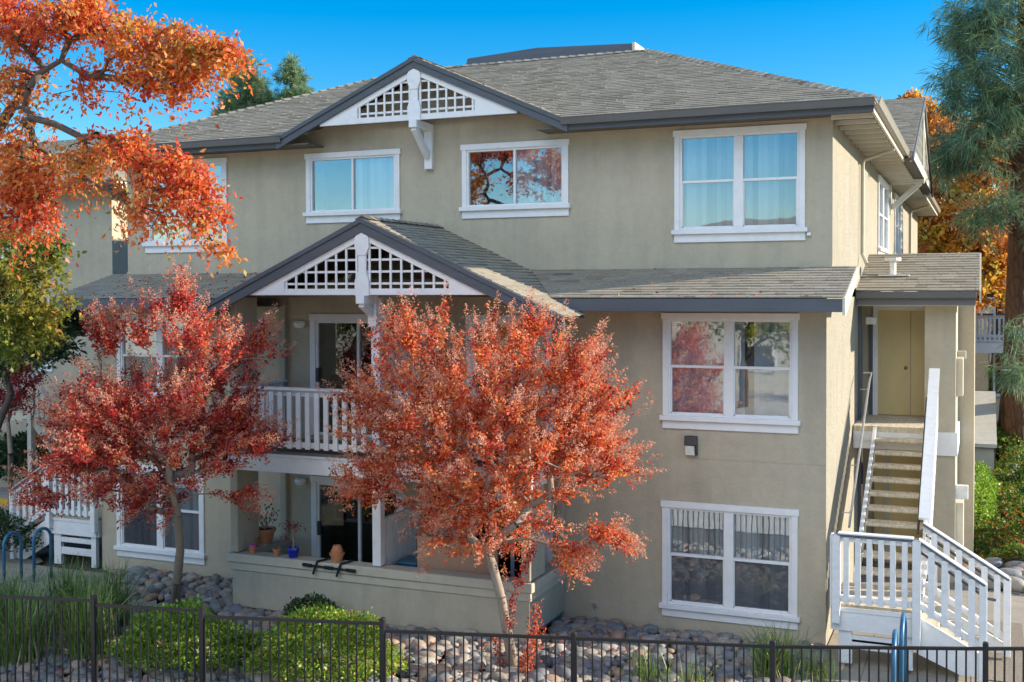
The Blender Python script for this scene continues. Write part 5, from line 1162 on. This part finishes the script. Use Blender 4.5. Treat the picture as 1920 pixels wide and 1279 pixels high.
# buildings across the street (behind the viewpoint, seen in the window glass)
for k, (x0, x1, y, hh) in enumerate([(-62, -26, -24, 6.4), (-20, 26, -26, 7.2)]):
    N = thing('opposite_building', ['cream building across the street reflected in the left windows', 'cream building across the street reflected in the right windows'][k], 'building', ((x0 + x1) / 2, y, 0))
    w = MB(); w.box((x0, y - 12, -.2), (x1, y, hh)); w.build('wall', M['cream'], N)
    r = MB(); r.add([(x0 - .6, y + .6, hh - .05), (x1 + .6, y + .6, hh - .05), (x1 - 5, y - 6, hh + 2.2), (x0 + 5, y - 6, hh + 2.2), (x0 - .6, y - 12.6, hh - .05), (x1 + .6, y - 12.6, hh - .05)], [(1, 0, 3, 2), (4, 5, 2, 3), (0, 4, 3), (5, 1, 2)], .5); r.build('roof', M['shingle'], N)
    for x in range(int(x0) + 3, int(x1) - 3, 5):
        for z in (.9, 4.0):
            f = MB(); f.box((x, y, z), (x + 1.9, y + .05, z + 1.5)); f = f.build('window', M['white'], N); g = MB(); g.box((x + .1, y + .051, z + .1), (x + 1.8, y + .06, z + 1.4)); g.build('pane', M['room'], f)
for k, (x, y, r_, h_, mt) in enumerate([(-23, -14, 3.2, 9, 'leaf_oak'), (-10, -17, 3.0, 8.5, 'leaf_olive'), (-34, -10, 3.5, 10, 'leaf_olive'), (8, -16, 2.6, 7.5, 'leaf_oak')]):
    lb = ['orange street tree behind the viewpoint, left of the green one', 'green street tree straight across the road', 'tall green street tree farthest along the road', 'orange street tree across the road to the right'][k]
    el = [((x, y, h_ - r_), (r_, r_, r_ * .9), 1), ((x + r_ * .5, y, h_ - r_ * 1.5), (r_ * .7, r_ * .7, r_ * .6), .5)]
    tree_leafy('street_tree', lb, [(x, y, -.15), (x, y, 2), (x, y, 3.2)], [.2, .17, .14], el, 130, M[mt], .24, .15, 3, 12, .8, (x, y, h_ - r_ * 1.4), M['bark'], 'street trees across the road', rtip=.014, rmax=.1)

# ================================================================== LIGHT, SKY, CAMERA
AZ, EL = rad(20.5), rad(20.5)
SKY_FILL = (14.0, 14.6, 14.8)      # bright veil added to the unseen southern sky to lift the shaded front wall
sd = Vector((math.cos(EL) * math.cos(AZ), math.cos(EL) * math.sin(AZ), math.sin(EL)))
L = bpy.data.lights.new('sun', 'SUN'); L.energy = 4.0; L.angle = rad(.5); L.color = (1, .89, .74)
lo = bpy.data.objects.new('sun', L); COL.objects.link(lo); lo.rotation_euler = sd.to_track_quat('Z', 'Y').to_euler(); lo.location = (20, 20, 20)
W = bpy.data.worlds.new('World'); SC.world = W; W.use_nodes = True; nt = W.node_tree
sk = nt.nodes.new('ShaderNodeTexSky'); sk.sky_type = 'NISHITA'; sk.sun_disc = False; sk.sun_elevation = EL; sk.sun_rotation = math.pi / 2 - AZ
sk.air_density = 1.0; sk.dust_density = .25; sk.ozone_density = 3; sk.altitude = 300
hs = nt.nodes.new('ShaderNodeHueSaturation'); hs.inputs['Saturation'].default_value = 1.55; hs.inputs['Value'].default_value = 1
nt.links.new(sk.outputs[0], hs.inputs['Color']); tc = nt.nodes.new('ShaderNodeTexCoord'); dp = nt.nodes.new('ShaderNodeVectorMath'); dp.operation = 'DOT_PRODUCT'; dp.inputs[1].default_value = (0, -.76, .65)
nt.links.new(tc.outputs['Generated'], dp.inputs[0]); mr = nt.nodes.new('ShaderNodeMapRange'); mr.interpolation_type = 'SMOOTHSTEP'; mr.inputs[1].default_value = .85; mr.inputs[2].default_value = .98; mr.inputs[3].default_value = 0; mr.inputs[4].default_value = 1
nt.links.new(dp.outputs['Value'], mr.inputs[0]); vm = nt.nodes.new('ShaderNodeVectorMath'); vm.operation = 'SCALE'; vm.inputs[0].default_value = SKY_FILL; nt.links.new(mr.outputs[0], vm.inputs['Scale'])
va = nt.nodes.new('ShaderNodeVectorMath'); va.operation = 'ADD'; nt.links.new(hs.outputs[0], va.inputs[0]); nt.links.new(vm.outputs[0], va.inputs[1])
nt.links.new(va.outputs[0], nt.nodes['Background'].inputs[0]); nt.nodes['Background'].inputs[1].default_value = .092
cd = bpy.data.cameras.new('camera'); co = bpy.data.objects.new('camera', cd); COL.objects.link(co); SC.camera = co
from mathutils import Matrix
R3 = ROT.T; Mx = Matrix(((R3[0][0], -R3[0][1], -R3[0][2], 0), (R3[1][0], -R3[1][1], -R3[1][2], 0), (R3[2][0], -R3[2][1], -R3[2][2], 5.3), (0, 0, 0, 1)))
co.matrix_world = Mx
cd.sensor_width = 36; cd.lens = FPX / 1920 * 36; cd.shift_y = -(639.5 - CY0) / 1920; cd.clip_end = 3000; cd.clip_start = .1
SC.view_settings.view_transform = 'Standard'; SC.view_settings.look = 'None'; SC.view_settings.exposure = 1.26; SC.view_settings.gamma = 1
SC.cycles.max_bounces = 8; SC.cycles.transparent_max_bounces = 12; SC.cycles.diffuse_bounces = 4; SC.cycles.use_denoising = True
